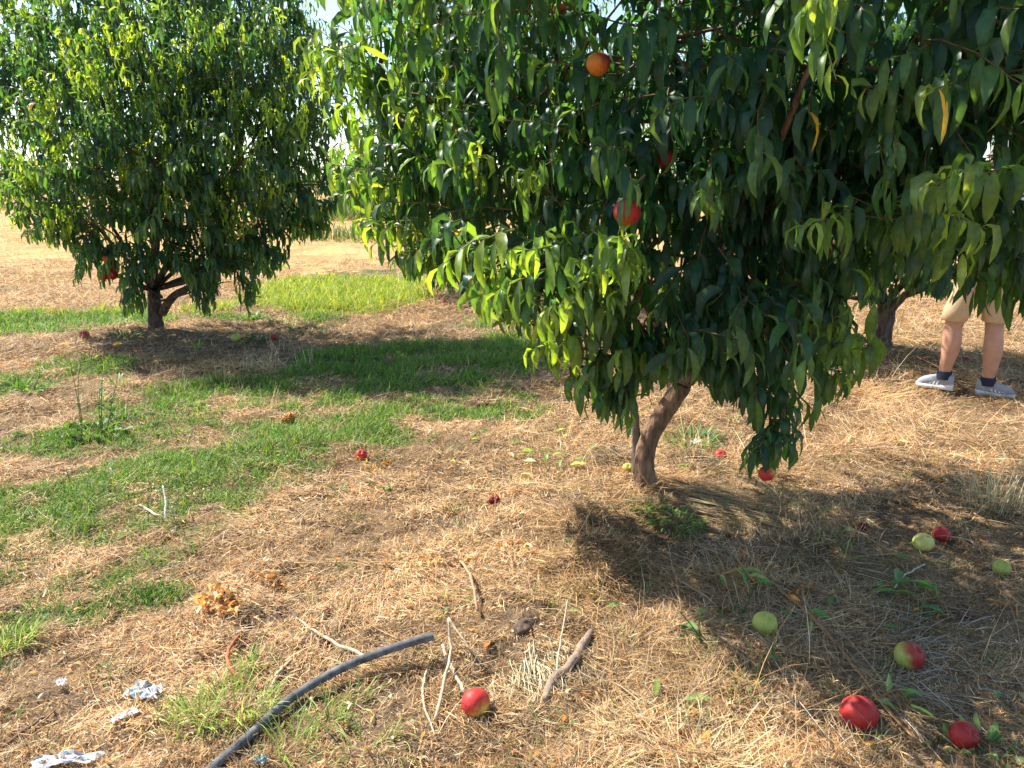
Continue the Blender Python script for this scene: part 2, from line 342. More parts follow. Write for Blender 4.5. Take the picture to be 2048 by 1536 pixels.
# far stubble field
bag = Bag()
xy = scatter(110000, 9.5, 75, 1.6, 3); x, y = xy[:, 0], xy[:, 1]; g = green(x, y)
row = vnoise(x * .22 + y * .05 + 3, y * .55) * 2 + vnoise(x * .9, y * 1.4)
keep = (g < .35) & (rng.random(len(x)) < .55 + row); x, y, row = x[keep], y[keep], row[keep]; N = len(x); z = hgt(x, y) * np.clip(1 - (y - 60) / 200, 0, 1)
s = (y / 10) ** .8
V, F, c = blades(np.stack([x, y, z + rng.random(N) * .05 * np.clip(row + .5, 0, 1)], -1), (.08 + .2 * rng.random(N)) * np.minimum(s, 3), (.004 + .004 * rng.random(N)) * s, rng.random(N) * 6.283,
                 rng.random(N) * .7, rng.normal(0, .8, N), .9 * rng.random(N), pal(N, [(.70, .49, .22), (.60, .38, .14), (.8, .62, .34), (.36, .24, .11)], [3, 3, 2, 1]), 3)
bag.add(V, F, c); o = bag.build('field_stubble', M_STRAW, smooth=False); tag(o, kind='stuff')
# green grass
GR = [(.10, .21, .032), (.15, .27, .045), (.07, .16, .03), (.24, .30, .07), (.055, .17, .045)]
bag = Bag()
xy = scatter(620000, 1.6, 13, 1.45, 1.2); x, y = xy[:, 0], xy[:, 1]; g = green(x, y)
keep = (g > .06) & (rng.random(len(x)) < np.clip(g * .95, 0, 1)); x, y, g = x[keep], y[keep], g[keep]; N = len(x); z = hgt(x, y); s = np.maximum(1, y / 3.4) ** .7
tall = np.where(y > 9.5, 1.5, 1) * (.7 + .6 * np.clip(g, 0, 1.2)); yel = (y > 9.3)[:, None]
c = pal(N, GR, [3, 3, 2, 2, 1.5], .35) * np.array([1.25, 1.15, 1.0]) * np.where(yel, np.array([2.1, 1.45, 1.1]), 1)
V, F, c = blades(np.stack([x, y, z], -1), (.015 + .04 * rng.random(N)) * tall * np.minimum(s, 2), (.0022 + .0022 * rng.random(N)) * s, rng.random(N) * 6.283, 1.3 - 1.0 * rng.random(N),
                 rng.normal(0, .6, N), 1.2 * rng.random(N), c, 3)
bag.add(V, F, c); o = bag.build('green_grass', M_GRASS, smooth=False); tag(o, kind='stuff')
# scattered seedlings and thin green weeds in the straw
bag = Bag()
sp = scatter(420, 1.6, 9, 1.3)
for px_, py_ in sp:
    if bare(px_, py_) > .9 and rng.random() < .5: continue
    m = int(rng.integers(5, 26)); th = rng.random(m) * 6.283; rr = .05 * np.sqrt(rng.random(m)); x = px_ + rr * np.cos(th); y = py_ + rr * np.sin(th); z = hgt(x, y) + .004
    V, F, c = blades(np.stack([x, y, z], -1), rng.uniform(.02, .06, m), rng.uniform(.002, .007, m) * rng.uniform(.6, 1.2), th + rng.normal(0, .5, m), rng.uniform(.2, 1.4, m), rng.normal(0, .4, m), rng.uniform(0, 1, m),
                     pal(m, [(.12, .20, .06), (.18, .26, .09), (.30, .30, .14)], [2, 2, 1]) * rng.uniform(.7, 1.4), 3, z0=z)
    bag.add(V, F, c)
o = bag.build('seedlings', M_GRASS, smooth=False); tag(o, kind='stuff')
# small scattered leaf flakes
bag = Bag()
xy = scatter(7000, 1.3, 9, 1.6); x, y = xy[:, 0], xy[:, 1]; N = len(x); z = hgt(x, y)
V, F, c = blades(np.stack([x, y, z + .008 + .01 * rng.random(N)], -1), .012 + .025 * rng.random(N), .004 + .006 * rng.random(N), rng.random(N) * 6.283, rng.normal(.2, .4, N), rng.normal(0, .8, N), rng.normal(0, .9, N),
                 pal(N, [(.5, .25, .07), (.6, .38, .16), (.3, .14, .06), (.62, .5, .33), (.14, .16, .07)], [3, 3, 2, 3, 1]), 3)
bag.add(V, F, c); o = bag.build('leaf_litter', M_DRY, smooth=False); tag(o, kind='stuff')

# ------------------------------------------------------------------ leaves and trees
ST = {6: (np.array([0, .1, .3, .55, .8, 1]), np.array([.07, .4, .95, 1, .62, .03])), 4: (np.array([0, .3, .7, 1]), np.array([.1, .95, .85, .04]))}
def leaves(B, D, L, W, bend, curl, roll, fold, col, seg=6, wavy=.0):
    ts, ws = ST[seg]; n_ = len(B); D = norm(D)
    down = np.array([0, 0, -1.0]); side = norm(np.cross(D, -down + 1e-3)); p = B.copy(); V = np.zeros((n_, seg, 3, 3)); prev = 0
    hz = norm(D * np.array([1, 1, 0]) + 1e-4)
    for k in range(seg):
        tt = ts[k]; s = np.clip(bend * (1.35 * tt ** 1.25 + .05), 0, 1)[:, None]
        d = norm(D * (1 - s) + down * s - hz * (curl * tt * tt)[:, None])
        if k: p = p + d * (L * (tt - prev))[:, None]
        prev = tt
        nn = norm(np.cross(side, d)); cr = np.cos(roll)[:, None]; sr = np.sin(roll)[:, None]
        sd = side * cr + nn * sr; nm = -side * sr + nn * cr
        w = (W * ws[k] * .5)[:, None]; f = (fold)[:, None] * w
        wv = wavy * np.sin(k * 2.3 + roll * 9)[:, None] * w
        V[:, k, 0] = p - sd * w + nm * (f + wv); V[:, k, 1] = p; V[:, k, 2] = p + sd * w + nm * (f - wv)
    i = np.arange(n_)[:, None, None] * (seg * 3) + np.arange(seg - 1)[None, :, None] * 3 + np.arange(2)[None, None]
    F = np.stack([i, i + 1, i + 4, i + 3], -1).reshape(-1, 4)
    cc = np.repeat(col, seg * 3, axis=0).reshape(n_, seg, 3, 3).copy(); cc[:, :, 1] *= 1.3
    return V.reshape(-1, 3), F, cc.reshape(-1, 3)
MATURE = np.array([[.016, .062, .040], [.022, .076, .042], [.015, .055, .042], [.032, .096, .038]]); YOUNG_LIT = np.array([[.23, .34, .04], [.28, .37, .055], [.17, .29, .035]])  # lime set: new growth, plus sunlit tone painted into the bright lobes
def proj(p):
    d = np.asarray(p) - CP; f = d @ FW; return 1024 + d[..., 0] / f * FPX, 768 - (d @ UP) / f * FPX
class Tree:
    skirt = None; gaps = ()
    def __init__(s, name, base, label, seg=6, leaf=.13, wleaf=.033):
        s.root = empty(name, base, label, 'tree', 'peach trees of the orchard'); s.base = np.array(base, float); s.seg = seg; s.leaf = leaf; s.wl = wleaf
        s.tw = Bag(); s.B = []; s.D = []; s.L = []; s.Y = []; s.nl = 0
    def limb(s, pts, r0, r1, name='limb', col=(.16, .12, .09), n=9, k=6):
        P = spline(pts, k); P[1:-1] += rng.normal(0, .002, P[1:-1].shape); t = np.linspace(0, 1, len(P)); bag = Bag(); flare = (1 + .45 * np.exp(-t * 9)) if name == 'trunk' else 1
        cc = np.array(col) * (1 + .15 * rng.normal(size=1))
        tube(bag, P, (r0 + (r1 - r0) * t ** .8) * flare, cc, n, bump=.06); bag.build(name, M_BARK, s.root, origin=s.base)
    def shoot(s, p, d, Ln, young_lit, spacing=.028, droop=.25, r=.0035, small=1.0, allyoung=False):
        k = 7; P = [p]; dd = d.copy()
        for q in range(k - 1):
            dd = norm(dd + rng.normal(0, .13, 3) + np.array([0, 0, -droop * .16 * (q + 1) / 2])); P.append(P[-1] + dd * Ln / (k - 1))
        P = np.array(P)
        if s.skirt is not None:
            qx, qy = proj(P - np.array([0, 0, s.leaf * .85 * small])); bad = qy > np.interp(qx, s.skirt[0], s.skirt[1])
            if s.gaps:
                ux, uy = proj(P)
                for gx, gy, grx, gry, pr_ in s.gaps:
                    if rng.random() < pr_: bad = bad | (((qx - gx) / grx) ** 2 + ((qy - gy) / gry) ** 2 < 1) | (((ux - gx) / grx) ** 2 + ((uy - gy) / gry) ** 2 < 1)
            if bad[0] or bad[1] or bad[2]: return
            if bad.any():
                e = int(np.argmax(bad)); Ln *= (e - 1) / (k - 1); P = P[:e]; k = e
        tcol = (.16, .2, .06) if young_lit > .5 else (.17, .10, .05)
        tube(s.tw, P, np.linspace(r, r * .35, k), tcol, 4, 1, cap=False)
        m = max(3, int(Ln / spacing)); t = (np.arange(m) + rng.random(m) * .6 + .3) / m; t = np.clip(t, 0, 1)
        idx = t * (k - 1); i0 = np.minimum(idx.astype(int), k - 2); fr = (idx - i0)[:, None]
        pos = P[i0] * (1 - fr) + P[i0 + 1] * fr; ax = norm(P[i0 + 1] - P[i0])
        ph = np.arange(m) * 2.4 + rng.random() * 6; a = norm(np.cross(ax, [0.1, .2, 1.0])); b = np.cross(ax, a)
        rad = a * np.cos(ph)[:, None] + b * np.sin(ph)[:, None]
        D = norm(ax * (.55 + .5 * t[:, None]) + rad * .9 + rng.normal(0, .15, (m, 3)))
        s.B.append(pos); s.D.append(D); s.Y.append(np.clip(young_lit * (t ** .4 if allyoung else t ** 1.5) + .12 * (t > .9), 0, 1)); s.L.append(s.leaf * small * (1 - .45 * t ** 3 * (.4 + .6 * young_lit)) * (.72 + .5 * rng.random(m)))
        s.nl += m
    def lobe(s, c, r, n_, young_lit=.3, up=.35, droop=.3, shell=.8, small=1.0, Ls=1.0, hub=None):
        c = np.asarray(c, float); r = np.broadcast_to(np.asarray(r, float), (3,))
        for q in range(n_):
            o = norm(rng.normal(size=3)); rr = rng.random() ** (1 / 2.2) * shell
            p = c + o * r * rr
            d = norm(o * .8 + np.array([0, 0, up]) + rng.normal(0, .35, 3) + (norm(p - hub) * .5 if hub is not None else 0))
            Ln = (.22 + .3 * rng.random()) * Ls
            if q % 3 == 0:
                c2 = c + (p - c) * .1
                tube(s.tw, spline([c2, c + (p - c) * .5 + rng.normal(0, .03, 3) * r, p], 3), np.linspace(.009, .004, 7), (.15, .09, .055), 4, 1, cap=False)
            yy = young_lit * (.3 + 1.4 * rng.random()) * (1.15 if rng.random() < .3 else .5)
            s.shoot(p, d, Ln, min(1, yy), droop=droop, small=small)

    def finish(s, bend=(.75, .25), curl=.25):
        B = np.concatenate(s.B); D = np.concatenate(s.D); L = np.concatenate(s.L); Yg = np.concatenate(s.Y); n_ = len(B)
        cm = MATURE[rng.integers(0, 4, n_)]; cy = YOUNG_LIT[rng.integers(0, 3, n_)]
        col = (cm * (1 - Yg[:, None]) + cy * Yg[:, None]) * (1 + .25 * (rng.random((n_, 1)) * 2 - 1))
        ye = rng.random(n_) < .0007; col[ye] = (.55, .33, .04)
        bd = np.clip(rng.normal(bend[0], bend[1], n_), .1, 1.2); V, F, c = leaves(B, D, L, L * s.wl / s.leaf * (.8 + .4 * rng.random(n_)) * (1 - .25 * Yg), bd, np.abs(rng.normal(0, curl, n_)) + Yg * 1.1 * rng.random(n_),
                            rng.normal(0, .7, n_), .15 + .35 * rng.random(n_) + .4 * Yg, col, s.seg, .12)
        s.tw.add(V, F, c, 0)
        o = s.tw.build('crown', [M_LEAF, M_TWIG], s.root, origin=s.base)
        print('TREE', s.root.name, n_, 'leaves'); return o

# ---- main tree
b0 = gp(1292, 968); b0[2] -= .03
T = Tree('peach_tree', b0, 'large peach tree in the right foreground with drooping leaves and a forked brown trunk', 6, .142, .034)
YB = b0[1]
fork = at(1325, 830, YB); 
T.gaps = [(1985, 400, 50, 40, .35), (1740, 645, 40, 40, .9), (1380, 90, 40, 60, .6), (1200, 40, 30, 50, .6)]
T.skirt = np.array([(500, 250), (600, 300), (660, 420), (700, 500), (760, 560), (850, 590), (930, 610), (980, 700), (1040, 720), (1080, 770), (1180, 850), (1220, 890), (1262, 890), (1275, 840), (1330, 810), (1370, 790), (1400, 790), (1440, 810), (1500, 880), (1530, 960), (1600, 950), (1640, 860), (1680, 830), (1768, 830), (1775, 600), (1850, 600), (1905, 655), (2000, 665), (2060, 690), (2600, 690)], float).T
T.limb([b0, at(1288, 930, YB), at(1297, 880, YB), fork, at(1365, 770, YB - .02)], .050, .047, 'trunk', (.20, .125, .08), 14)
T.limb([b0 + (-.035, .03, 0), at(1274, 930, YB + .05), at(1272, 860, YB + .05), at(1262, 790, YB + .1), at(1230, 690, YB + .15), at(1130, 520, YB + .2), at(1000, 300, YB + .25)], .03, .012, 'limb', (.19, .15, .11))
fk = at(1365, 770, YB - .02)
T.limb([fk, at(1410, 690, YB), at(1440, 560, YB), at(1430, 350, YB), at(1400, 100, YB), at(1380, -60, YB)], .042, .012, 'limb', (.18, .11, .08))
T.limb([at(1350, 790, YB), at(1330, 700, YB + .1), at(1250, 500, YB + .1), at(1150, 250, YB), at(1100, 50, YB - .1)], .035, .01, 'limb', (.18, .11, .08))
T.limb([at(1400, 730, YB), at(1500, 650, YB - .1), at(1640, 520, YB - .2), at(1800, 350, YB - .4), at(1950, 100, YB - .6)], .035, .01, 'limb', (.18, .11, .08))
T.limb([at(1395, 750, YB), at(1450, 745, YB - .2), at(1500, 770, YB - .35), at(1560, 830, YB - .6), at(1580, 900, YB - .75)], .014, .005, 'limb', (.15, .09, .07))
T.limb([at(1400, 735, YB), at(1500, 690, YB + .3), at(1700, 500, YB + .7), at(1850, 250, YB + .8)], .03, .01, 'limb', (.18, .11, .08))
T.limb([at(1330, 740, YB), at(1250, 620, YB - .3), at(1150, 540, YB - .7), at(1050, 510, YB - .9)], .018, .006, 'limb', (.18, .11, .08))
T.limb([at(1340, 700, YB), at(1420, 520, YB - .4), at(1550, 300, YB - 1.0), at(1650, 50, YB - 1.2)], .025, .008, 'limb', (.18, .11, .08))
T.limb([at(1300, 620, YB), at(1150, 450, YB + .1), at(950, 350, YB + .1), at(820, 300, YB + .1)], .02, .006, 'limb', (.18, .11, .08))
hub = at(1360, 700, YB)
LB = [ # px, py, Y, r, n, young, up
 # left side, limer leaves: sun-side brightness put into their colour
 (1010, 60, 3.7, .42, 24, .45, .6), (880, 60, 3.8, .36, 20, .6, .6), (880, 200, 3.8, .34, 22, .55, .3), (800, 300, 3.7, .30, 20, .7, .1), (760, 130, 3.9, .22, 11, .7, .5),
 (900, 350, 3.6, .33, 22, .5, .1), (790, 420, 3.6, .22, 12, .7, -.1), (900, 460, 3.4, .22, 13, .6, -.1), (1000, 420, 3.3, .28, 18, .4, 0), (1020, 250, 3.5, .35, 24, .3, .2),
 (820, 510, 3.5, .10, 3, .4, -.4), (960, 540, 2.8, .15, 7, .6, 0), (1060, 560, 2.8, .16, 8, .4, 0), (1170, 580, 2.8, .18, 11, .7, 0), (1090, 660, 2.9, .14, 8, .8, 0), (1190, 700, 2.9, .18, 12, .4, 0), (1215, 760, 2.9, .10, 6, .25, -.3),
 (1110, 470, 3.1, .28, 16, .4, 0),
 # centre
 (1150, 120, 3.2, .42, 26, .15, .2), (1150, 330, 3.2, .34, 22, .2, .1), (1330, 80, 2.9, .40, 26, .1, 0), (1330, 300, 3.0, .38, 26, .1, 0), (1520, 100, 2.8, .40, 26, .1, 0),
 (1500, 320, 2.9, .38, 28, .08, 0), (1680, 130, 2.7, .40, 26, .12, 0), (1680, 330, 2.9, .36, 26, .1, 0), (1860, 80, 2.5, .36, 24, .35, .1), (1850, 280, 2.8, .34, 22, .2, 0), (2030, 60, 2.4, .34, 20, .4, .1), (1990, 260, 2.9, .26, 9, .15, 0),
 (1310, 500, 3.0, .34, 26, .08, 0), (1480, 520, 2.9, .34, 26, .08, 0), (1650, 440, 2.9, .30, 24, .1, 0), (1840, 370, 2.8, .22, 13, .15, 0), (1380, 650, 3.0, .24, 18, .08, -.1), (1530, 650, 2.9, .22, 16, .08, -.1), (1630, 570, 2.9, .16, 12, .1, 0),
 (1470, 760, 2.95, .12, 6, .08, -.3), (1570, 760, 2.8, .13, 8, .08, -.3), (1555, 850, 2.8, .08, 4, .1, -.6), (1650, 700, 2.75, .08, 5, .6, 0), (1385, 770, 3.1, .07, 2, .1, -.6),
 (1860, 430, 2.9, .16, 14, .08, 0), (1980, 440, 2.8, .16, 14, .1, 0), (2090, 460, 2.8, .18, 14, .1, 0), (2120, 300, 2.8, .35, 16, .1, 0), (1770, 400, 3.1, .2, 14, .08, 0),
 # back half, shading the ground; seen through gaps, coloured brighter as if sunlit
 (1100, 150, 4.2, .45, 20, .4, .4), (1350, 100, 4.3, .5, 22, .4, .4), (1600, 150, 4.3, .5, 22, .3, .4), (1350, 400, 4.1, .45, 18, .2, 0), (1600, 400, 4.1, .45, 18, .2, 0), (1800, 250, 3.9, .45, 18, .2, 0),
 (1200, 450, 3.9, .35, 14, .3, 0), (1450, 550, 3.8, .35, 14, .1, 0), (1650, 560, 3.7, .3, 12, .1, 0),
 # unseen top above the frame, several lobes added to shade crown and ground
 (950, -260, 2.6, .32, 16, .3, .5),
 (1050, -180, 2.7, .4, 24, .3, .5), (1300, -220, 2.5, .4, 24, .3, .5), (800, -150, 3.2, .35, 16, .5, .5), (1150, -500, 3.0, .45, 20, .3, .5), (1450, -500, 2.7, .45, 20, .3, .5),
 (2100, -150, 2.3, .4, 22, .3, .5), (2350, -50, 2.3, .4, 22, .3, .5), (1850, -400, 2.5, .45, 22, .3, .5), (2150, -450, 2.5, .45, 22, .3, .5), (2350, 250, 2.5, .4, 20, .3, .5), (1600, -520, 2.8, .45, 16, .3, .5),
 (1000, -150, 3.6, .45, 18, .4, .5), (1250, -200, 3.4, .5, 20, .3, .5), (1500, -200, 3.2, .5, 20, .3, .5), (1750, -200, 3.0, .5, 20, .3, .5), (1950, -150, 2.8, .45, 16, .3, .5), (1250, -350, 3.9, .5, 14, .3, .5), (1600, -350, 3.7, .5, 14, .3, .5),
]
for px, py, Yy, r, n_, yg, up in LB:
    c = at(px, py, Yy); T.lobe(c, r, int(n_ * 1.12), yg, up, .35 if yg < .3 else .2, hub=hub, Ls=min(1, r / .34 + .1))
# individually placed hanging shoots that shape the outline
def hang(T, px, py, Y, px2, py2, Y2, young_lit=.2, small=1.0, droop=.2, spacing=.028, ay=False):
    a, b = at(px, py, Y), at(px2, py2, Y2); T.shoot(a, norm(b - a), float(np.linalg.norm(b - a)), young_lit, spacing, droop, small=small, allyoung=ay)
hang(T, 1000, 450, 3.4, 760, 470, 3.2, .4); hang(T, 880, 430, 3.3, 690, 430, 3.3, .8, .8); hang(T, 940, 520, 3.2, 720, 460, 3.2, .5)
hang(T, 1130, 510, 2.8, 890, 490, 2.5, .7, .95, .1); hang(T, 1160, 520, 2.7, 960, 520, 2.4, .4, 1, .1); hang(T, 1200, 640, 2.8, 1030, 610, 2.6, .9, .8, .0)
hang(T, 1180, 520, 2.6, 1230, 490, 2.3, .9, .9, .1); hang(T, 1240, 620, 2.8, 1200, 500, 2.4, .9, .9, .3)
hang(T, 1220, 730, 2.9, 1090, 700, 2.7, .5, .9); hang(T, 1250, 740, 2.9, 1200, 800, 2.7, .4, .9); hang(T, 1270, 690, 2.9, 1240, 780, 2.8, .3, .9); hang(T, 1290, 640, 2.9, 1290, 720, 2.7, .2)
hang(T, 1560, 800, 2.8, 1560, 900, 2.6, .15, .7, .1); hang(T, 1570, 860, 2.7, 1590, 920, 2.55, .15, .75); hang(T, 1560, 870, 2.7, 1510, 920, 2.55, .4, .7); hang(T, 1570, 820, 2.7, 1540, 890, 2.55, .2, .8)
hang(T, 1650, 740, 2.8, 1745, 700, 2.5, .9, .9); hang(T, 1640, 740, 2.8, 1730, 765, 2.6, .15, .6); hang(T, 1590, 680, 2.8, 1690, 650, 2.5, .5)
hang(T, 1700, 420, 2.7, 1900, 400, 2.2, .9, 1.1, .1); hang(T, 1720, 430, 2.6, 1860, 420, 2.1, .8, 1.1, .1); hang(T, 1850, 80, 2.3, 2010, 20, 1.9, .4); hang(T, 1900, 200, 2.3, 1990, 90, 1.9, .35)
hang(T, 1700, -40, 2.0, 1660, 20, 1.8, .8, .8, .5); hang(T, 1620, -40, 2.0, 1740, -10, 1.7, .8, .8, .5)
hang(T, 1380, 360, 2.6, 1370, 430, 2.3, .35, 1, .1); hang(T, 1440, 300, 2.6, 1370, 290, 2.35, .15); hang(T, 1600, 330, 2.7, 1460, 310, 2.4, .12); hang(T, 1300, 320, 2.7, 1220, 290, 2.4, .2)
[hang(T, 2110 + 30 * q, 470 + 14 * q, 2.75, 1890 + 38 * q, 540 + 6 * q, 2.6 + .03 * q, .1, .85, .1, .022) for q in range(5)]; hang(T, 2100, 510, 2.7, 1900, 510, 2.6, .1); hang(T, 2100, 540, 2.7, 1960, 540, 2.6, .15); hang(T, 1480, 720, 2.8, 1420, 770, 2.7, .1); hang(T, 1500, 560, 2.7, 1440, 590, 2.4, .15)
hang(T, 1330, 640, 2.8, 1370, 660, 2.4, .12); hang(T, 1420, 640, 2.8, 1370, 650, 2.4, .12); 
SK = T.skirt; T.skirt = None
for a in [(1250, 330, 2.36, 1262, 380, 2.33), (1290, 350, 2.4, 1235, 385, 2.35)]: hang(T, *a[:3], *a[3:], .2, .8, .1, .03)
for a in [(1290, 660, 2.9, 1300, 740, 2.8), (1330, 660, 2.85, 1350, 735, 2.75), (1260, 690, 2.9, 1250, 790, 2.8), (1230, 720, 2.9, 1225, 810, 2.8), (1200, 720, 2.9, 1190, 780, 2.75), (1240, 740, 3.0, 1262, 800, 2.9), (1390, 660, 2.85, 1400, 730, 2.75), (1440, 690, 2.85, 1440, 750, 2.75), (1270, 650, 2.8, 1275, 740, 2.7), (1310, 640, 2.8, 1325, 720, 2.7), (1360, 640, 2.8, 1375, 700, 2.7)]:
    for q in range(2): hang(T, a[0] + rng.normal(0, 14), a[1], a[2], a[3] + rng.normal(0, 14), a[4], a[5], .15, .85, .3, .022)
for a in [(1545, 840, 2.75, 1515, 905, 2.5), (1560, 850, 2.75, 1590, 900, 2.55), (1555, 860, 2.7, 1550, 900, 2.62), (1570, 860, 2.8, 1570, 910, 2.7), (1530, 880, 2.6, 1505, 915, 2.48), (1540, 840, 2.75, 1545, 890, 2.6)]:
    hang(T, *a[:3], *a[3:], .15, .72, .2, .016, False)
for a in [(1130, 500, 2.6, 1010, 470, 2.3), (1010, 480, 2.4, 900, 500, 2.2), (1180, 480, 2.5, 1250, 475, 2.2), (1240, 560, 2.6, 1215, 480, 2.2), (1190, 600, 2.6, 1180, 560, 2.3), (1160, 680, 2.7, 1075, 625, 2.5), (1130, 640, 2.7, 1060, 650, 2.5), (1200, 640, 2.7, 1230, 590, 2.4),
          (1150, 620, 2.7, 1110, 560, 2.4), (1700, 690, 2.6, 1705, 660, 2.35), (1660, 700, 2.6, 1730, 680, 2.35), (1690, 400, 2.5, 1830, 425, 2.05), (1800, 420, 2.2, 1930, 395, 1.9), (1830, 430, 2.2, 1900, 370, 1.85), (1740, 440, 2.4, 1800, 440, 2.0), (2030, 330, 2.2, 1870, 340, 1.9),
          (960, 330, 3.1, 880, 260, 2.9), (900, 250, 3.4, 800, 190, 3.2), (850, 350, 3.4, 740, 320, 3.2), (820, 450, 3.3, 700, 430, 3.1), (1060, 380, 3.0, 1040, 330, 2.7), (760, 200, 3.8, 660, 170, 3.6), (780, 280, 3.6, 690, 250, 3.4), (740, 120, 3.8, 650, 80, 3.6), (1640, -30, 2.0, 1660, 10, 1.8), (1600, -20, 2.1, 1560, 20, 1.9)]:
    for q in range(1):
        j = rng.normal(0, 18, 2); hang(T, a[0] + j[0], a[1] + j[1], a[2], a[3] + j[1], a[4] + j[0], a[5], .4 + .35 * (a[3] < 1100), .95, .1, .024, True)  # left-hand shoots coloured limer for the backlit edge
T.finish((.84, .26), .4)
MAIN = T

# ---- left tree
DEN = 1.0
def back_tree(name, px, py, label, lobes, trunk_lean, r0, seg=4, leaf=.13, wl=.034, ybase=None, limbs=(), kleaf=2.1, skirt=None):
    b = gp(px, py); b[2] -= .04
    T = Tree(name, b, label, seg, leaf, wl); T.skirt = None if skirt is None else np.array(skirt, float).T; Yb = b[1]; f = b + np.array([trunk_lean, 0, .45])
    T.limb([b, b + np.array([trunk_lean * .3, 0, .2]), f], r0, r0 * .8, 'trunk', (.13, .10, .085), 12)
    for l_ in limbs:
        T.limb([at(q[0], q[1], Yb + q[2]) for q in l_[0]], l_[1], l_[2], 'limb', (.14, .10, .08))
    for px, py, dy, r, n_, yg, up in lobes:
        c = at(px, py, Yb + dy)
        if rng.random() < .6: T.limb([f, f * .5 + c * .5 + np.array([rng.normal(0, .1), rng.normal(0, .1), -.12]), c], r0 * .3, .006, 'limb', (.11, .085, .07), 6, 4)
        T.lobe(c, r, int(n_ * kleaf), yg, up, .15 if up > .3 else .3, hub=f, Ls=1.15, shell=.95)
    return T
LT = back_tree('peach_tree', 312, 655, 'round bushy peach tree on the left with a low side limb on its right', [
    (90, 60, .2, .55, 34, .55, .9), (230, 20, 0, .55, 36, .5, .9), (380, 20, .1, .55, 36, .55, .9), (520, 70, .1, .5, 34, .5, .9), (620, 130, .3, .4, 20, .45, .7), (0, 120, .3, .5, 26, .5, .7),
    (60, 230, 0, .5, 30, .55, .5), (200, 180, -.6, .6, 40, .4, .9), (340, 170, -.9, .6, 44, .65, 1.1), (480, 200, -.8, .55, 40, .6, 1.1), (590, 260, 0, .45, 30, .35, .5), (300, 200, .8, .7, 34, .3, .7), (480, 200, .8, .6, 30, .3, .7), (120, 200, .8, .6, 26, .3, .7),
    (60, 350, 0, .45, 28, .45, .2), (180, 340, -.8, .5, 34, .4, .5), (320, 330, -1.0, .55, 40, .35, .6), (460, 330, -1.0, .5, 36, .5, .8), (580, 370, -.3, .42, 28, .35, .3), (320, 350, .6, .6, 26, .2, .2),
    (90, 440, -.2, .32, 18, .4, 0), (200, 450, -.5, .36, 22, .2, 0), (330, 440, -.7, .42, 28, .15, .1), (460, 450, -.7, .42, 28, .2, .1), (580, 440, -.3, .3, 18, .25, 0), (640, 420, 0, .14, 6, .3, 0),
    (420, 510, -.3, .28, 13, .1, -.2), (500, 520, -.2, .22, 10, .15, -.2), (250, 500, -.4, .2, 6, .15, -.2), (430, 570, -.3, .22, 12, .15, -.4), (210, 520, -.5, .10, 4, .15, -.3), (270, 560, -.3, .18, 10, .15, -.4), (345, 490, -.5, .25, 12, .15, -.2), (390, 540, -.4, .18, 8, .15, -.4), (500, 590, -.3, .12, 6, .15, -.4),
    (250, -120, .1, .6, 26, .4, .8), (450, -110, .1, .55, 24, .4, .8), (350, -230, .1, .5, 16, .4, .8)],
    .02, .08, limbs=[([(325, 625, 0), (345, 595, -.1), (385, 570, -.15), (430, 540, -.2), (480, 480, -.3)], .05, .02)], skirt=[(-200, 400), (0, 440), (60, 500), (140, 515), (150, 590), (220, 600), (235, 530), (250, 645), (290, 645), (305, 560), (370, 560), (385, 625), (425, 645), (440, 570), (470, 570), (490, 645), (505, 645), (520, 570), (560, 570), (590, 505), (650, 485), (690, 430), (699, 0)], kleaf=1.9, leaf=.14, wl=.034)
Yl = LT.base[1]
for a in [(180, 470, 100, 490, .3), (230, 540, 155, 575, .15), (270, 530, 250, 620, .15), (420, 540, 440, 630, .1), (470, 540, 500, 600, .1), (520, 520, 560, 560, .15), (380, 560, 390, 620, .1), (120, 440, 30, 480, .6), (70, 400, 0, 440, .4), (600, 430, 660, 440, .2), (240, 560, 280, 640, .1), (270, 600, 240, 630, .1), (480, 570, 490, 640, .2), (400, 600, 420, 640, .1), (300, 480, 290, 580, .1), (330, 470, 345, 560, .1), (290, 300, 250, 190, .8), (440, 330, 480, 190, .9), (310, 200, 330, 90, .9), (470, 280, 460, 150, .9)]:
    hang(LT, a[0], a[1], Yl - .3, a[2], a[3], Yl - .5, a[4], .85)
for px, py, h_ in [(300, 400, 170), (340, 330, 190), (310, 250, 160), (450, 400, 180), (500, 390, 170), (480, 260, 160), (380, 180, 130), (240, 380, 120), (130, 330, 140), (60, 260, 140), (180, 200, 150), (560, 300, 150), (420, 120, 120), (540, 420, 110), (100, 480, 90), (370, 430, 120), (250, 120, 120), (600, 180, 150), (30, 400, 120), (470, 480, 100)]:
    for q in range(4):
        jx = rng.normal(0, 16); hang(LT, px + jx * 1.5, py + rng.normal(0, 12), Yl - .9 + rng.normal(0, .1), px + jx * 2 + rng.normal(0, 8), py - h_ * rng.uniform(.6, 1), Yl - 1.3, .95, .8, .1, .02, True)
LT.finish((.7, .25), .3)
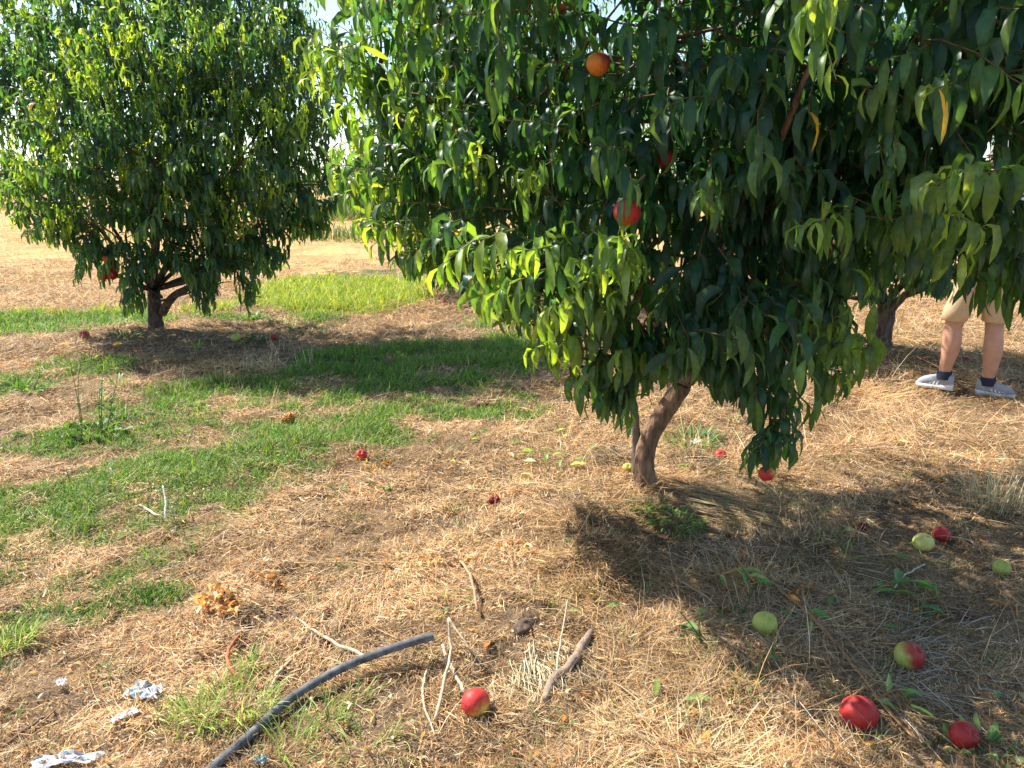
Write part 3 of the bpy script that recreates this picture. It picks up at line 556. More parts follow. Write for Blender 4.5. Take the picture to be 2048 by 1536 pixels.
# ---- right rear tree and hidden tree behind the main one
RT = back_tree('peach_tree', 1760, 694, 'mostly hidden peach tree at right rear with short grey trunk left of the person', [
    (1500, 100, 0, .6, 34, .6, .7), (1650, 30, 0, .6, 34, .6, .7), (1850, 20, 0, .6, 34, .6, .7), (2020, 100, 0, .6, 34, .6, .7), (1450, 250, 0, .5, 24, .5, .5), (1620, 250, -.3, .6, 34, .4, .5), (1800, 230, -.5, .6, 34, .4, .5), (1980, 230, -.3, .5, 26, .6, .5), (2140, 250, 0, .6, 26, .6, .5),
    (1520, 400, 0, .4, 20, .3, .2), (1680, 420, -.2, .45, 26, .2, .1), (1840, 420, 0, .4, 20, .2, .1), (2000, 440, .5, .4, 14, .3, .1), (2150, 430, .2, .4, 16, .3, .1), (1700, 530, 0, .28, 14, .15, 0), (1800, 540, 0, .25, 16, .15, 0), (1600, 500, 0, .3, 12, .2, 0), (1760, 570, -.3, .18, 12, .1, -.3), (1820, 560, -.3, .16, 12, .1, -.3)],
    .02, .10, limbs=[([(1765, 640, 0), (1800, 600, -.1), (1850, 555, -.2), (1900, 500, -.2)], .045, .02)], skirt=[(1000, 500), (1400, 580), (1650, 640), (1720, 635), (1790, 615), (1850, 600), (1880, 610), (2300, 640)], kleaf=1.9)
RT.finish((.7, .25), .3)
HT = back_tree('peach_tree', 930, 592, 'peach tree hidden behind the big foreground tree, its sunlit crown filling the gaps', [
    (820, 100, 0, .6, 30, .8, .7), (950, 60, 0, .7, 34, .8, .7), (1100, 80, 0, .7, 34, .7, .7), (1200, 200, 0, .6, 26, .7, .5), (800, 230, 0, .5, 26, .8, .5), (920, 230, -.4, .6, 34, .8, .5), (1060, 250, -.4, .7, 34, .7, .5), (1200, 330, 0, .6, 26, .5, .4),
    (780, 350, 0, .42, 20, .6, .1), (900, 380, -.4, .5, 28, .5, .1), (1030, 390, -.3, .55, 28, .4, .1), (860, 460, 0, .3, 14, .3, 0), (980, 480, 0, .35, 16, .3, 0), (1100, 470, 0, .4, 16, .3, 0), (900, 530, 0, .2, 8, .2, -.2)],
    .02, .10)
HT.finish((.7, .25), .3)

# ---- distant woods on the horizon
bag = Bag(); xs_ = []
for q in range(150):
    cx = rng.uniform(-170, 170); cy = rng.uniform(120, 190); hh = rng.uniform(2.5, 6.5); rr = rng.uniform(2, 5)
    m = 260; o = norm(rng.normal(size=(m, 3))) * rng.random((m, 1)) ** .4
    p = np.array([cx, cy, hh * .5]) + o * np.array([rr, rr, hh * .5]); s = rng.uniform(.3, .8, m)
    az = rng.random(m) * 6.283
    V, F, c = blades(p, s, s * .9, az, rng.normal(0, .8, m), rng.normal(0, .5, m), rng.normal(0, .8, m), pal(m, [(.06, .10, .03), (.09, .13, .04), (.12, .13, .06)], [1, 1, 1]), 2, z0=np.zeros(m))
    bag.add(V, F, c)
o = bag.build('far_wood', M_GRASS, smooth=False); tag(o, kind='stuff')
# scrubby weeds at the field's edge
bag = Bag()
for px, py, r, hh, n_ in [(660, 440, 1.2, .9, 900), (600, 425, 1.5, .8, 700), (720, 430, 1.5, 1.0, 700), (20, 420, 1.4, .5, 500), (770, 480, .8, .5, 400)]:
    c0 = flat(px, py); th = rng.random(n_) * 6.283; rr = r * 1.5 * np.sqrt(rng.random(n_)); x = c0[0] + rr * np.cos(th) * 1.8; y = c0[1] + rr * np.sin(th); z = hgt(x, y)
    V, F, c = blades(np.stack([x, y, z], -1), hh * (.5 + .7 * rng.random(n_)), np.full(n_, .05), rng.random(n_) * 6.3, 1.5 - .5 * rng.random(n_), rng.normal(0, .4, n_), .8 * rng.random(n_), pal(n_, [(.14, .2, .06), (.3, .28, .13), (.1, .15, .05)], [2, 1, 2]), 4)
    bag.add(V, F, c)
o = bag.build('scrub', M_GRASS, smooth=False); tag(o, kind='stuff')

# ------------------------------------------------------------------ peaches
RED = np.array([.44, .033, .028]); DRED = np.array([.24, .012, .018]); YEL = np.array([.62, .42, .06]); GRN = np.array([.42, .45, .09]); ORG = np.array([.65, .2, .03])
def peach(pos, r, c_main, c_back, blush, amt, label, group, tilt=(0, 0, 0), rest=True, stem=False, squash=.93, wrinkle=0):
    nu, nv = 40, 26; V = []; 
    th = np.linspace(0, 2 * math.pi, nu, endpoint=False); ph = np.linspace(0.001, math.pi - .001, nv)
    TH, PH = np.meshgrid(th, ph); n_ = np.stack([np.sin(PH) * np.cos(TH), np.sin(PH) * np.sin(TH), np.cos(PH)], -1)
    suture = 1 - .07 * np.exp(-(((TH + math.pi) % (2 * math.pi) - math.pi) / .22) ** 2) * np.sin(PH)
    dim = 1 - .28 * np.exp(-(PH / .32) ** 2) + .05 * np.exp(-((PH - math.pi) / .2) ** 2)
    rad = suture * dim * (1 + .03 * np.sin(2 * TH + 1) + (wrinkle * (vnoise(TH * 3, PH * 5) + .6 * vnoise(TH * 8, PH * 11)) if wrinkle else 0))
    v = n_ * rad[..., None] * r * np.array([1, 1, squash])
    Rm = np.array(__import__('mathutils').Euler(tilt).to_matrix()); bl = norm(Rm.T @ np.array(blush, float)); k = n_ @ bl + .5 * vnoise(n_[..., 0] * 2.5 + 5 + pos[0] * 9, n_[..., 2] * 2.5 + n_[..., 1] * 2 + 9) + .18 * vnoise(n_[..., 0] * 7 + 3, n_[..., 2] * 7 + n_[..., 1] * 5)
    k = 1 / (1 + np.exp(-(k - amt) * 7)); c = c_back * (1 - k[..., None]) + c_main * k[..., None]
    c = c * (1 + .12 * vnoise(TH * 9, PH * 9))[..., None]
    i = np.arange(nv - 1)[:, None] * nu; j = np.arange(nu)[None]; F = np.stack([i + j, i + nu + j, i + nu + (j + 1) % nu, i + (j + 1) % nu], -1).reshape(-1, 4)
    o = mk('peach', v.reshape(-1, 3), F, M_FRUIT, None, c.reshape(-1, 3))
    o.location = tuple(map(float, pos)); o.rotation_euler = tilt
    tag(o, label, 'peach', group)
    if stem:
        sb = Bag(); tube(sb, [(0, 0, r * .6), (0.002, 0, r * .95), (.004, 0, r * 1.25)], [.003, .0025, .003], (.2, .13, .06), 6); sb.build('stem', M_TWIG, o)
    return o
GF = 'peaches fallen on the ground'; GH = 'peaches hanging in the trees'
def fallen(px, py, dpx, main, back, blush, amt, label, tilt=(0, 0, 0), sink=.24, **k):
    p = gp(px, py + dpx * .42); dist = np.linalg.norm(p - CP); r = .95 * dpx / FPX * dist / 2; p = p + np.array([0, r * .3, r * (1 - sink)])
    return peach(p, r, main, back, blush, amt, label, GF, tilt, **k)
# blush direction is in the fruit's own axes; tilt turns the whole fruit
fallen(951, 1406, 56, RED * 1.3, YEL * 1.1, (-.6, .3, .7), -.52, 'red peach with a yellow corner in the dry stalks just right of the black hose', (1.3, .5, .5))
fallen(1720, 1430, 66, RED, DRED, (0, -.4, .8), -.5, 'biggest bright red peach at bottom right beside green leaves', (-.9, .3, .2))
fallen(1930, 1475, 48, RED * .9, DRED, (-.5, -.4, .4), -.2, 'dark red peach by a small leafy weed in the bottom right corner', (.8, .4, .2))
fallen(1820, 1314, 52, RED * .85, GRN, (.6, -.1, .2), -.25, 'half red half greenish peach lying between the yellow-green one and the corner', (.5, .5, .2))
fallen(1531, 1248, 48, GRN * 1.05, RED, (-.7, -.3, .3), -.62, 'yellow-green peach beside a fallen leafy sprig, left of the red ones', (.4, .3, 0))
fallen(1848, 1086, 37, np.array([.60, .55, .16]), RED * .8, (-.3, -.2, 1), -.55, 'pale yellow peach with a red underside touching a small red peach', (.1, .2, 0))
fallen(1885, 1070, 31, RED, DRED, (0, 0, 1), -.4, 'small red peach right behind the pale yellow one', (.4, .6, 0))
fallen(2005, 1138, 30, GRN, GRN * .8, (0, 0, 1), 0, 'plain green peach near the right edge in the straw', (.4, .1, 0))
fallen(1441, 911, 27, RED * 1.05, ORG, (0, 0, 1), -.5, 'red peach lying by the weeds just right of the foreground trunk', (.7, .1, 0))
fallen(1256, 936, 24, GRN, RED, (0, 0, 1), 0, 'greenish peach hidden behind the left side of the foreground trunk', (.7, .1, 0))
fallen(722, 909, 24, RED * 1.1, ORG, (0, 0, 1), -.3, 'lone pinkish red peach at the edge of the green grass', (.7, .1, 0))
fallen(168, 670, 18, RED * 1.1, ORG, (0, 0, 1), -.1, 'orange-red peach on the ground left of the left tree', (.2, .1, 0))
fallen(472, 676, 19, GRN, RED, (-.2, -.2, .3), -.4, 'green peach with red blush under the left tree', (.3, .1, 0))
fallen(547, 673, 16, RED, DRED, (0, 0, 1), -.3, 'red peach furthest right under the left tree', (.2, .1, 0))
fallen(889, 604, 12, RED * 1.2, ORG, (0, 0, 1), -.1, 'tiny far orange peach under the hidden tree', (.2, .1, 0))
fallen(1930, 718, 15, DRED, DRED, (0, 0, 1), -.1, 'dark rotten peach in the shade between the legs of the person', (.2, .1, 0), wrinkle=.3)
fallen(577, 838, 24, ORG * np.array([.75, .9, 1]), YEL * .6, (0, 0, 1), .1, 'rotten orange peach with a sunken top in the middle of the grass', (.5, -.3, 0), wrinkle=.55)
fallen(989, 1002, 22, DRED, DRED * .6, (0, 0, 1), 0, 'shrivelled dark red peach in dry straw left of the trunk', (.2, .1, 0), wrinkle=.8)
fallen(806, 976, 13, DRED * .7, DRED * .4, (0, 0, 1), 0, 'small blackened peach among tiny green leaves', (.2, .1, 0), wrinkle=.6)
fallen(955, 814, 11, DRED * .8, DRED * .4, (0, 0, 1), 0, 'tiny dark dried peach beyond the straw patch', (.2, .1, 0), wrinkle=.5)
fallen(1452, 1188, 18, DRED * .5, DRED * .3, (0, 0, 1), 0, 'small black shrivelled peach below the curled leaf sprig', (.2, .1, 0), wrinkle=.6)
fallen(1726, 1056, 18, DRED * .8, DRED * .4, (0, 0, 1), 0, 'dark shrivelled peach beside a small pale green leaf', (.2, .1, 0), wrinkle=.6)
def hung(px, py, dpx, Y, main, back, blush, amt, label, tilt=(0, 0, 0), **k):
    Y += .1; p = at(px, py, Y); r = .92 * dpx / FPX * np.linalg.norm(p - CP) / 2
    o = peach(p, r, main, back, blush, amt, label, GH, tilt, stem=True, **k); return o
hung(1254, 424, 58, 2.35, RED * .95, ORG * .8, (.2, -.2, .9), -.62, 'large red peach hanging in the open on the front of the crown', (0, .2, .4))
hung(1197, 127, 48, 2.55, ORG, RED * .7, (-.7, -.2, -.3), -.1, 'orange peach half behind a leaf near the top of the crown')
hung(1533, 947, 33, 2.5, RED, YEL * .9, (-.4, -.2, -.3), -.35, 'red peach with a yellow spot on the lowest hanging twig')
hung(1628, 658, 30, 2.72, RED * .9, DRED, (0, 0, -1), -.3, 'red peach low on the right of the crown over straw')
hung(1605, 664, 22, 2.85, ORG, RED, (-1, 0, -.3), -.1, 'orange peach just left of the low red one')
hung(1332, 318, 36, 2.6, DRED, RED * .7, (-.3, 0, -.6), 0, 'dark red peach deep in shade above the large one')
hung(1548, 282, 46, 2.65, DRED * .7, ORG * .8, (-.4, 0, .6), -.2, 'shaded dark peach with an orange side in the middle of the crown')
hung(1120, 18, 26, 2.7, RED * .6, ORG * .7, (0, 0, -1), 0, 'dull red peach at the top edge of the picture')
hung(1775, 182, 24, 2.7, ORG * .8, RED * .5, (-1, 0, .6), 0, 'small orange peach at upper right between dark leaves')
hung(1295, 235, 24, 2.75, DRED, RED * .6, (-1, 0, .6), 0, 'small dark peach below the orange one')
for k_, (px, py, d_, lb) in enumerate([(205, 551, 19, 'lowest left peach of the cluster on the left tree'), (225, 549, 20, 'lowest right peach of the cluster on the left tree'), (220, 534, 18, 'middle peach of the cluster on the left tree'), (215, 517, 18, 'top orange peach of the cluster on the left tree'),
                                     (455, 532, 14, 'dark peach low on the right half of the left tree'), (214, 428, 13, 'small red peach inside the left tree above the cluster'), (233, 509, 12, 'orange peach partly behind leaves above the cluster')]):
    hung(px, py, d_, Yl - .75, (RED, DRED * 1.3, RED, ORG * .8, DRED * 1.6, RED * .7, ORG * .7)[k_], DRED, (0, 0, -1), -.5, lb)
# ------------------------------------------------------------------ loose leaves on the ground
def ground_leaf(px, py, Lpx, az, col, label, wr=.3, lift=.026, bend=.2, name='fallen_leaf', cat='leaf', pitch=.3, roll=.0):
    p = gp(px, py); dist = np.linalg.norm(p - CP); L = Lpx / FPX * dist
    D = np.array([[math.cos(az), math.sin(az), pitch]])
    start = p - D[0] * L * .5 * np.array([1, 1, 0]) + np.array([0, 0, lift]); start[2] = float(hgt(start[0], start[1])) + lift
    V, F, c = leaves(start[None], D, np.array([L]), np.array([L * wr]), np.array([bend]), np.array([.1]), np.array([roll]), np.array([.35]), np.array([col]), 6, .25)
    o = mk(name, V - start, F, M_LEAF if col[1] > col[0] else M_DRY, None, c); o.location = tuple(map(float, start)); tag(o, label, cat, 'loose leaves on the ground'); return o
G1 = (.10, .23, .08); G2 = (.20, .33, .13); G3 = (.30, .36, .19); YO = (.75, .42, .04); BN = (.42, .16, .04); OR_ = (.7, .36, .10)
for a in [(1152, 1240, 34, .2, G3, 'pale green leaf with a dark fold below the brown mound'), (1228, 1228, 34, .2, G1, 'dark green leaf right of the pale one near the mound'), (1312, 1386, 44, 1.3, G2, 'light green upright leaf in sunny straw at bottom centre'),
          (1395, 1404, 55, .05, G2, 'light green leaf lying flat at the edge of the shade'), (1052, 965, 38, -1.0, G3, 'pale green leaf left of the trunk shadow'), (1136, 1088, 32, 1.4, G1, 'green leaf standing beside the mound'),
          (942, 1206, 28, .5, G1, 'small dark green leaf in the straw left of the mound'), (1382, 1272, 42, -1.3, G1, 'dark green leaf in the shade left of the yellow-green peach'), (1402, 1240, 40, .7, G2, 'green leaf above the dark one in the shade'),
          (1575, 1238, 46, -.2, G1, 'dark leaf touching the yellow-green peach'), (1618, 1262, 44, 1.3, G2, 'curved green leaf right of the yellow-green peach'), (1640, 1240, 46, -.8, G1, 'dark leaf on the reddish dry branch'),
          (1780, 1275, 36, -.3, G1, 'dark leaf above the half red peach'), (1800, 1130, 45, -.9, G1, 'dark leaf below the pale yellow peach'), (1832, 1098, 28, -.2, G2, 'green leaf peeping from under the pale yellow peach'), (1870, 1232, 55, -.2, G1, 'long dark leaf at right, flat in the straw'),
          (1640, 1020, 26, .9, G3, 'pale green leaf above the yellow one in the shade'), (1665, 1028, 40, .0, G2, 'pale twisted leaf beside the pale upright one'), (1590, 1022, 30, -.1, G2, 'grey-green leaf left of the pale pair'),
          (1643, 1042, 18, .5, YO, 'bright yellow leaf in the shaded straw'), (1884, 967, 26, -.2, YO, 'orange-yellow leaf near the edge of the shade at right'), (1805, 888, 32, -.5, (.8, .6, .2), 'yellow leaf in sunlit straw in front of the person'),
          (1390, 1190, 26, -.9, YO, 'golden leaf tip catching sun left of the curled sprig'), (1342, 1180, 18, .1, OR_, 'tiny orange leaf in the shade left of the curled sprig'), (1184, 1202, 16, -.6, YO, 'small yellow leaf at the foot of the mound'),
          (130, 694, 20, .0, YO, 'yellow leaf on bare soil left of the left tree'), (235, 692, 24, -.2, YO, 'yellow leaf just left of the left trunk'), (355, 694, 12, 1.2, YO, 'small yellow leaf right of the left trunk'),
          (1410, 1490, 40, .9, OR_, 'curled orange leaf at bottom centre right'), (977, 1292, 44, 1.2, BN, 'rust coloured curled leaf beyond the red peach'), (1128, 1450, 30, 1.3, BN, 'rust coloured leaf at bottom centre'), (1990, 1215, 40, -.4, OR_, 'orange leaf at the right edge'),
          (1835, 1232, 20, .3, OR_, 'small orange leaf left of the long dark leaf'), (1740, 1055, 20, 1.2, G2, 'small green leaf touching a shrivelled peach'), (1545, 1330, 34, .1, G1, 'blue-green leaf below the yellow-green peach'), (1740, 1500, 24, .4, OR_, 'small dry leaf under the biggest red peach'),
          (1420, 882, 40, -.4, G1, 'green leaf behind the red peach by the trunk'), (1370, 938, 34, 0, G1, 'dark leaf right of the trunk base'), (1080, 862, 20, -.5, G1, 'small dark leaf in sunlit straw beyond the trunk'), (1130, 880, 24, 1.2, G3, 'pale leaf in the sunlit straw left of the trunk'),
          (1040, 918, 28, 1.1, G3, 'whitish upright leaf in the sunlit straw'), (1095, 905, 30, -.5, G2, 'green leaf on the twig left of the trunk'), (1165, 925, 32, .1, G2, 'light green leaf nearest the trunk on its left'), (1030, 890, 30, .4, G2, 'green leaf left of the leafy twig in sun'), (1060, 935, 34, -.7, G3, 'pale leaf under the leafy twig in sun'), (1120, 868, 26, .3, G2, 'light leaf behind the leafy twig in sun'), (1185, 900, 34, 1.0, G2, 'green leaf at the left foot of the trunk'), (1700, 1075, 30, .1, G2, 'grey-green leaf between the yellow leaf and the pale yellow peach'), (1660, 1215, 30, .8, G1, 'dark leaf above the reddish dry branch'), (1295, 1185, 26, 1.3, G1, 'small dark leaf right of the brown mound'), (1470, 1050, 30, .2, G1, 'dark green leaf in the shade right of the feathery weed'), (1810, 1195, 40, -.6, G1, 'dark leaf right of the dark leafy twig'), (1990, 1400, 34, 1.2, G1, 'green leaf near the right edge above the corner peach'), (905, 930, 18, .9, G3, 'pale leaf tip alone in the dry straw')]:
    ground_leaf(*a, roll=random.uniform(-.5, .5), pitch=random.uniform(.1, .5), bend=random.uniform(.1, .5))
def sprig(px, py, px2, py2, nl, Lpx, cols, label, stemcol=(.25, .12, .05), name='fallen_twig'):
    a, b = gp(px, py, .03), gp(px2, py2, .03); mid = (a + b) / 2 + np.array([.02, .02, .03]); P = spline([a, mid, b], 6)
    bag = Bag(); tube(bag, P, np.linspace(.004, .002, len(P)), stemcol, 6, 1)
    t = np.linspace(.05, 1, nl); idx = np.clip((t * (len(P) - 1)).astype(int), 0, len(P) - 1); B = P[idx]
    ax = norm(b - a); az = math.atan2(ax[1], ax[0]); aa = az + np.where(np.arange(nl) % 2, 1, -1) * rng.uniform(.3, 1.3, nl)
    L = Lpx / FPX * np.linalg.norm(a - CP) * rng.uniform(.7, 1.2, nl)
    V, F, c = leaves(B, np.stack([np.cos(aa), np.sin(aa), rng.uniform(.0, .6, nl)], -1), L, L * .28, rng.uniform(.1, .5, nl), rng.uniform(0, .5, nl), rng.normal(0, .6, nl), rng.uniform(.2, .7, nl), np.array(cols)[rng.integers(0, len(cols), nl)], 6, .3)
    V[:, 2] = np.maximum(V[:, 2], hgt(V[:, 0], V[:, 1]) + .02); bag.add(V, F, c, 0)
    o = bag.build(name, [M_LEAF, M_TWIG], None, origin=a); o.location = tuple(map(float, a)); tag(o, label, 'twig')
    return o
sprig(1440, 1150, 1510, 1165, 6, 50, [G2, G1, G3], 'fallen twig of curled green leaves at the edge of the shade', (.6, .2, .08))
sprig(1740, 1185, 1830, 1175, 7, 55, [G1, (.06, .13, .05)], 'fallen twig of dark green leaves in the middle of the shade')
sprig(1750, 1400, 1820, 1410, 5, 50, [G2, G1], 'green leafy twig touching the biggest red peach')
sprig(1020, 905, 1140, 930, 8, 30, [G2, G3, G1], 'green leafy twig lying in sun left of the foreground trunk')
sprig(940, 880, 960, 870, 4, 24, [G1, G2], 'small green sprig in a hollow of the sunlit straw')
# dry curled leaf heap and yellow dry branch
def dry_heap(px, py, r, n_, L, cols, label, name='dried_leaves', cat='dried leaves', stretch=1.0, az=0.0):
    c0 = gp(px, py); u_ = rng.normal(0, r * .5, n_) * stretch; v_ = rng.normal(0, r * .5, n_)
    x = c0[0] + u_ * math.cos(az) - v_ * math.sin(az); y = c0[1] + u_ * math.sin(az) + v_ * math.cos(az); z = hgt(x, y) + .018 + .025 * rng.random(n_)
    aa = rng.random(n_) * 6.283; LL = L * rng.uniform(.6, 1.3, n_)
    V, F, c = leaves(np.stack([x, y, z], -1), np.stack([np.cos(aa), np.sin(aa), rng.uniform(0, .9, n_)], -1), LL, LL * .3, rng.uniform(.2, .9, n_), rng.uniform(0, 1, n_), rng.normal(0, 1, n_), rng.uniform(.3, 1.2, n_), pal(n_, cols, [1] * len(cols)), 6, .5)
    V[:, 2] = np.maximum(V[:, 2], hgt(V[:, 0], V[:, 1]) + .014)
    o = mk(name, V - c0, F, M_DRY, None, c); o.location = tuple(map(float, c0)); tag(o, label, cat); return o
DC = [(.72, .46, .18), (.62, .34, .1), (.8, .6, .32), (.4, .2, .07)]
dry_heap(440, 1210, .085, 40, .06, DC, 'heap of curled golden dried leaves in front of the green grass')
dry_heap(535, 1170, .06, 14, .05, DC, 'small scatter of dried leaves right of the golden heap')
dry_heap(1020, 1105, .05, 18, .045, DC, 'dried orange leaves beside the brown mound', stretch=1.6)
dry_heap(860, 1135, .06, 26, .04, DC, 'row of dried yellow leaves along the long thin stem', stretch=3)
dry_heap(1590, 1200, .06, 14, .05, [(.5, .25, .08), (.4, .2, .07)], 'brown dried leaves beside the yellow-green peach')
dry_heap(740, 942, .05, 12, .035, [(.7, .3, .05)], 'orange dried leaves in front of the lone pinkish peach', stretch=2)
# ------------------------------------------------------------------ hose, sticks
def stick(pts, rad, col, label, name='stick', cat='stick', material=None, n=8, bump=.2, dz=.012):
    P = np.array([gp(p[0], p[1], (p[2] if len(p) > 2 else dz)) for p in pts]); o0 = P[0].copy(); P = spline(P, 6)
    if bump: P[1:-1] += rng.normal(0, .0015, P[1:-1].shape)
    bag = Bag(); k = len(P); rad = np.interp(np.linspace(0, 1, k), np.linspace(0, 1, len(rad)), rad)
    tube(bag, P, rad, col, n, bump=bump); o = bag.build(name, material or M_WOOD, None, origin=o0); o.location = tuple(map(float, o0)); tag(o, label, cat); return o
M_HOSE = simple('hose_plastic', (.125, .125, .128), .7, .25, .6, 35, .001)
hp = [(330, 1640, .018), (425, 1536, .018), (500, 1470, .02), (580, 1398, .03), (680, 1338, .05), (780, 1298, .07), (866, 1272, .085)]
P = np.array([gp(*p) for p in hp]); o0 = P[0].copy(); P = spline(P, 10); bag = Bag(); k = len(P)
tube(bag, P, .0132, (.3, .3, .3), 18, cap=False); d = norm(P[-1] - P[-2]); tube(bag, [P[-1], P[-1] - d * .03, P[-1] - d * .05], [.0132, .010, .0005], (.1, .1, .1), 18, cap=False)
hose = bag.build('irrigation_hose', M_HOSE, None, origin=o0); hose.location = tuple(map(float, o0)); tag(hose, 'dusty black plastic irrigation hose lifting off the ground at its cut end', 'hose')
stick([(1090, 1400), (1105, 1360), (1140, 1330), (1165, 1290), (1183, 1262)], [.010, .015, .014, .016, .009], (.30, .22, .16), 'thick grey dead branch stub lying below the brown mound')
stick([(592, 1236, .02), (650, 1275, .015), (740, 1318, .02)], [.003, .006, .007], (.52, .43, .31), 'pale dry stick ending at the black hose')
stick([(1225, 900, .2), (0, 0)] if 0 else [(870, 1440), (900, 1310, .05), (897, 1236, .11)], [.005, .005, .004], (.50, .41, .28), 'broken pale stalk standing by the hose end')
stick([(897, 1236, .11), (935, 1290, .06), (965, 1330, .02)], [.004, .003, .003], (.50, .41, .28), 'bent top of the pale stalk reaching right by the hose end')
stick([(885, 1290, .02), (905, 1340, .015), (930, 1385, .02)], [.005, .007, .006], (.5, .42, .3), 'knotty dry stalk leading to the red peach')
stick([(862, 1310, .015), (845, 1390, .015), (870, 1470, .015)], [.003, .004, .002], (.6, .5, .33), 'thin dry stalk left of the red peach')
stick([(1110, 1360, .02), (1120, 1290, .04), (1135, 1200, .07)], [.003, .003, .002], (.5, .42, .3), 'thin brown upright stem beside the dead branch stub')
stick([(585, 1126, .012), (740, 1124, .014), (905, 1128, .014)], [.002, .0028, .002], (.68, .42, .16), 'long straight orange stem lying across the straw')
stick([(560, 1195, .01), (620, 1160, .015), (660, 1150, .012)], [.002, .003, .002], (.62, .33, .12), 'short orange stem right of the golden heap')
stick([(300, 1295, .015), (380, 1298, .02), (450, 1288, .02)], [.0015, .0025, .0025], (.65, .42, .2), 'thin straight tan stem left of the red root')
stick([(492, 1366, .01), (463, 1340, .025), (455, 1310, .035), (470, 1280, .035), (492, 1255, .02)], [.004, .006, .006, .005, .003], (.48, .16, .08), 'curved reddish root arching out of the ground', 'root', 'root')
stick([(548, 1370, .012), (556, 1345, .018), (585, 1318, .012)], [.006, .006, .003], (.62, .48, .3), 'short crooked tan stick right of the red root')
stick([(1545, 1165, .02), (1620, 1230, .02), (1690, 1310, .02), (1760, 1400, .02), (1850, 1500, .02)], [.005, .006, .006, .005, .004], (.36, .19, .09), 'long reddish brown dry branch running through the shade at right')
stick([(1790, 1175, .02), (1810, 1150, .03), (1850, 1128, .02)], [.003, .003, .003], (.6, .52, .4), 'pale twig end above the dark leafy twig')
stick([(1485, 1140, .02), (1510, 1160, .02)], [.005, .004], (.6, .2, .08), 'short red twig piece beside the curled sprig')
stick([(1350, 1155, .012), (1400, 1185, .015), (1450, 1225, .012)], [.004, .004, .003], (.45, .3, .18), 'brown twig in the shade left of the curled sprig')
stick([(910, 1110, .02), (940, 1150, .05), (955, 1220, .03)], [.006, .006, .005], (.34, .25, .15), 'brown stubby stem standing left of the mound')
stick([(1480, 960, .01), (1440, 1075, .02)], [.002, .002], (.45, .36, .2), 'thin straw stem lying in the shade right of the trunk')
stick([(0, 1500, .01), (50, 1460, .012), (110, 1420, .01)], [.004, .005, .003], (.18, .11, .07), 'dark twig in the bottom left corner')
stick([(345, 1400, .01), (310, 1440, .01), (260, 1500, .01)], [.002, .003, .002], (.5, .33, .16), 'thin brown stem below the white scraps')
stick([(280, 1010, .01), (310, 1028, .015), (330, 1035, .01)], [.006, .005, .003], (.62, .57, .45), 'bleached dead stalk lying in the grass beside the standing one')
stick([(330, 1040, .0), (332, 1005, .06), (325, 968, .13)], [.006, .006, .004], (.66, .61, .47), 'bleached white dead stalk standing in the green grass')
stick([(352, 1035, .0), (345, 1012, .05)], [.004, .003], (.66, .61, .47), 'short bleached stalk stub beside the standing white stalk')
# plastic scraps and a torn label
def scrap(px, py, wpx, hpx, label, col, az, name='plastic_scrap', crumple=.3, blue=0):
    p = gp(px, py, .012); s = np.linalg.norm(p - CP) / FPX; n_ = 14; U_, V_ = np.meshgrid(np.linspace(-.5, .5, n_), np.linspace(-.5, .5, n_))
    x = U_ * wpx * s + .15 * wpx * s * vnoise(V_ * 6 + px, U_ * 2) * crumple * 3; y = V_ * hpx * s * 2 * (1 + .6 * vnoise(U_ * 5 + px, V_ * 0)); z = crumple * .07 * np.abs(vnoise(U_ * 7 + px, V_ * 7 + py)) + .004
    ca, sa = math.cos(az), math.sin(az); P_ = np.stack([x * ca - y * sa, x * sa + y * ca, z], -1).reshape(-1, 3)
    hz = hgt(P_[:, 0] + p[0], P_[:, 1] + p[1]) - (p[2] - .012); P_[:, 2] += hz
    c = np.tile(np.array(col), (n_ * n_, 1))
    if blue:
        k_ = (vnoise(U_ * 6 + 3, V_ * 6) > .1).reshape(-1); c[k_] = (.10, .22, .28)
    i = np.arange(n_ - 1)[:, None] * n_; j = np.arange(n_ - 1)[None]; F = np.stack([i + j, i + j + 1, i + n_ + j + 1, i + n_ + j], -1).reshape(-1, 4)
    keep = rng.random(len(F)) > .1; o = mk(name, P_, F[keep], attr_mat(name, .35, .5, .2), None, c); o.location = tuple(map(float, p)); tag(o, label, 'litter'); return o
scrap(292, 1388, 54, 18, 'crumpled white and blue plastic scrap in the straw at lower left', (.5, .52, .54), -.2, crumple=.6, blue=1)
scrap(248, 1432, 46, 9, 'small torn white paper strip below the crumpled plastic', (.6, .6, .58), .9, 'paper_scrap', .15)
scrap(130, 1522, 90, 16, 'white crumpled plastic bag piece in the bottom left corner', (.55, .57, .6), .25, crumple=.5)
scrap(522, 1524, 22, 8, 'tiny teal plastic bit at the bottom edge near the hose', (.12, .22, .22), .4, crumple=.3)
scrap(122, 1366, 14, 8, 'tiny white plastic bit left of the crumpled scrap', (.72, .73, .75), .2, crumple=.3)
scrap(1395, 885, 26, 7, 'white paper bit under the weeds right of the trunk', (.7, .7, .72), .3, 'paper_scrap', .3)
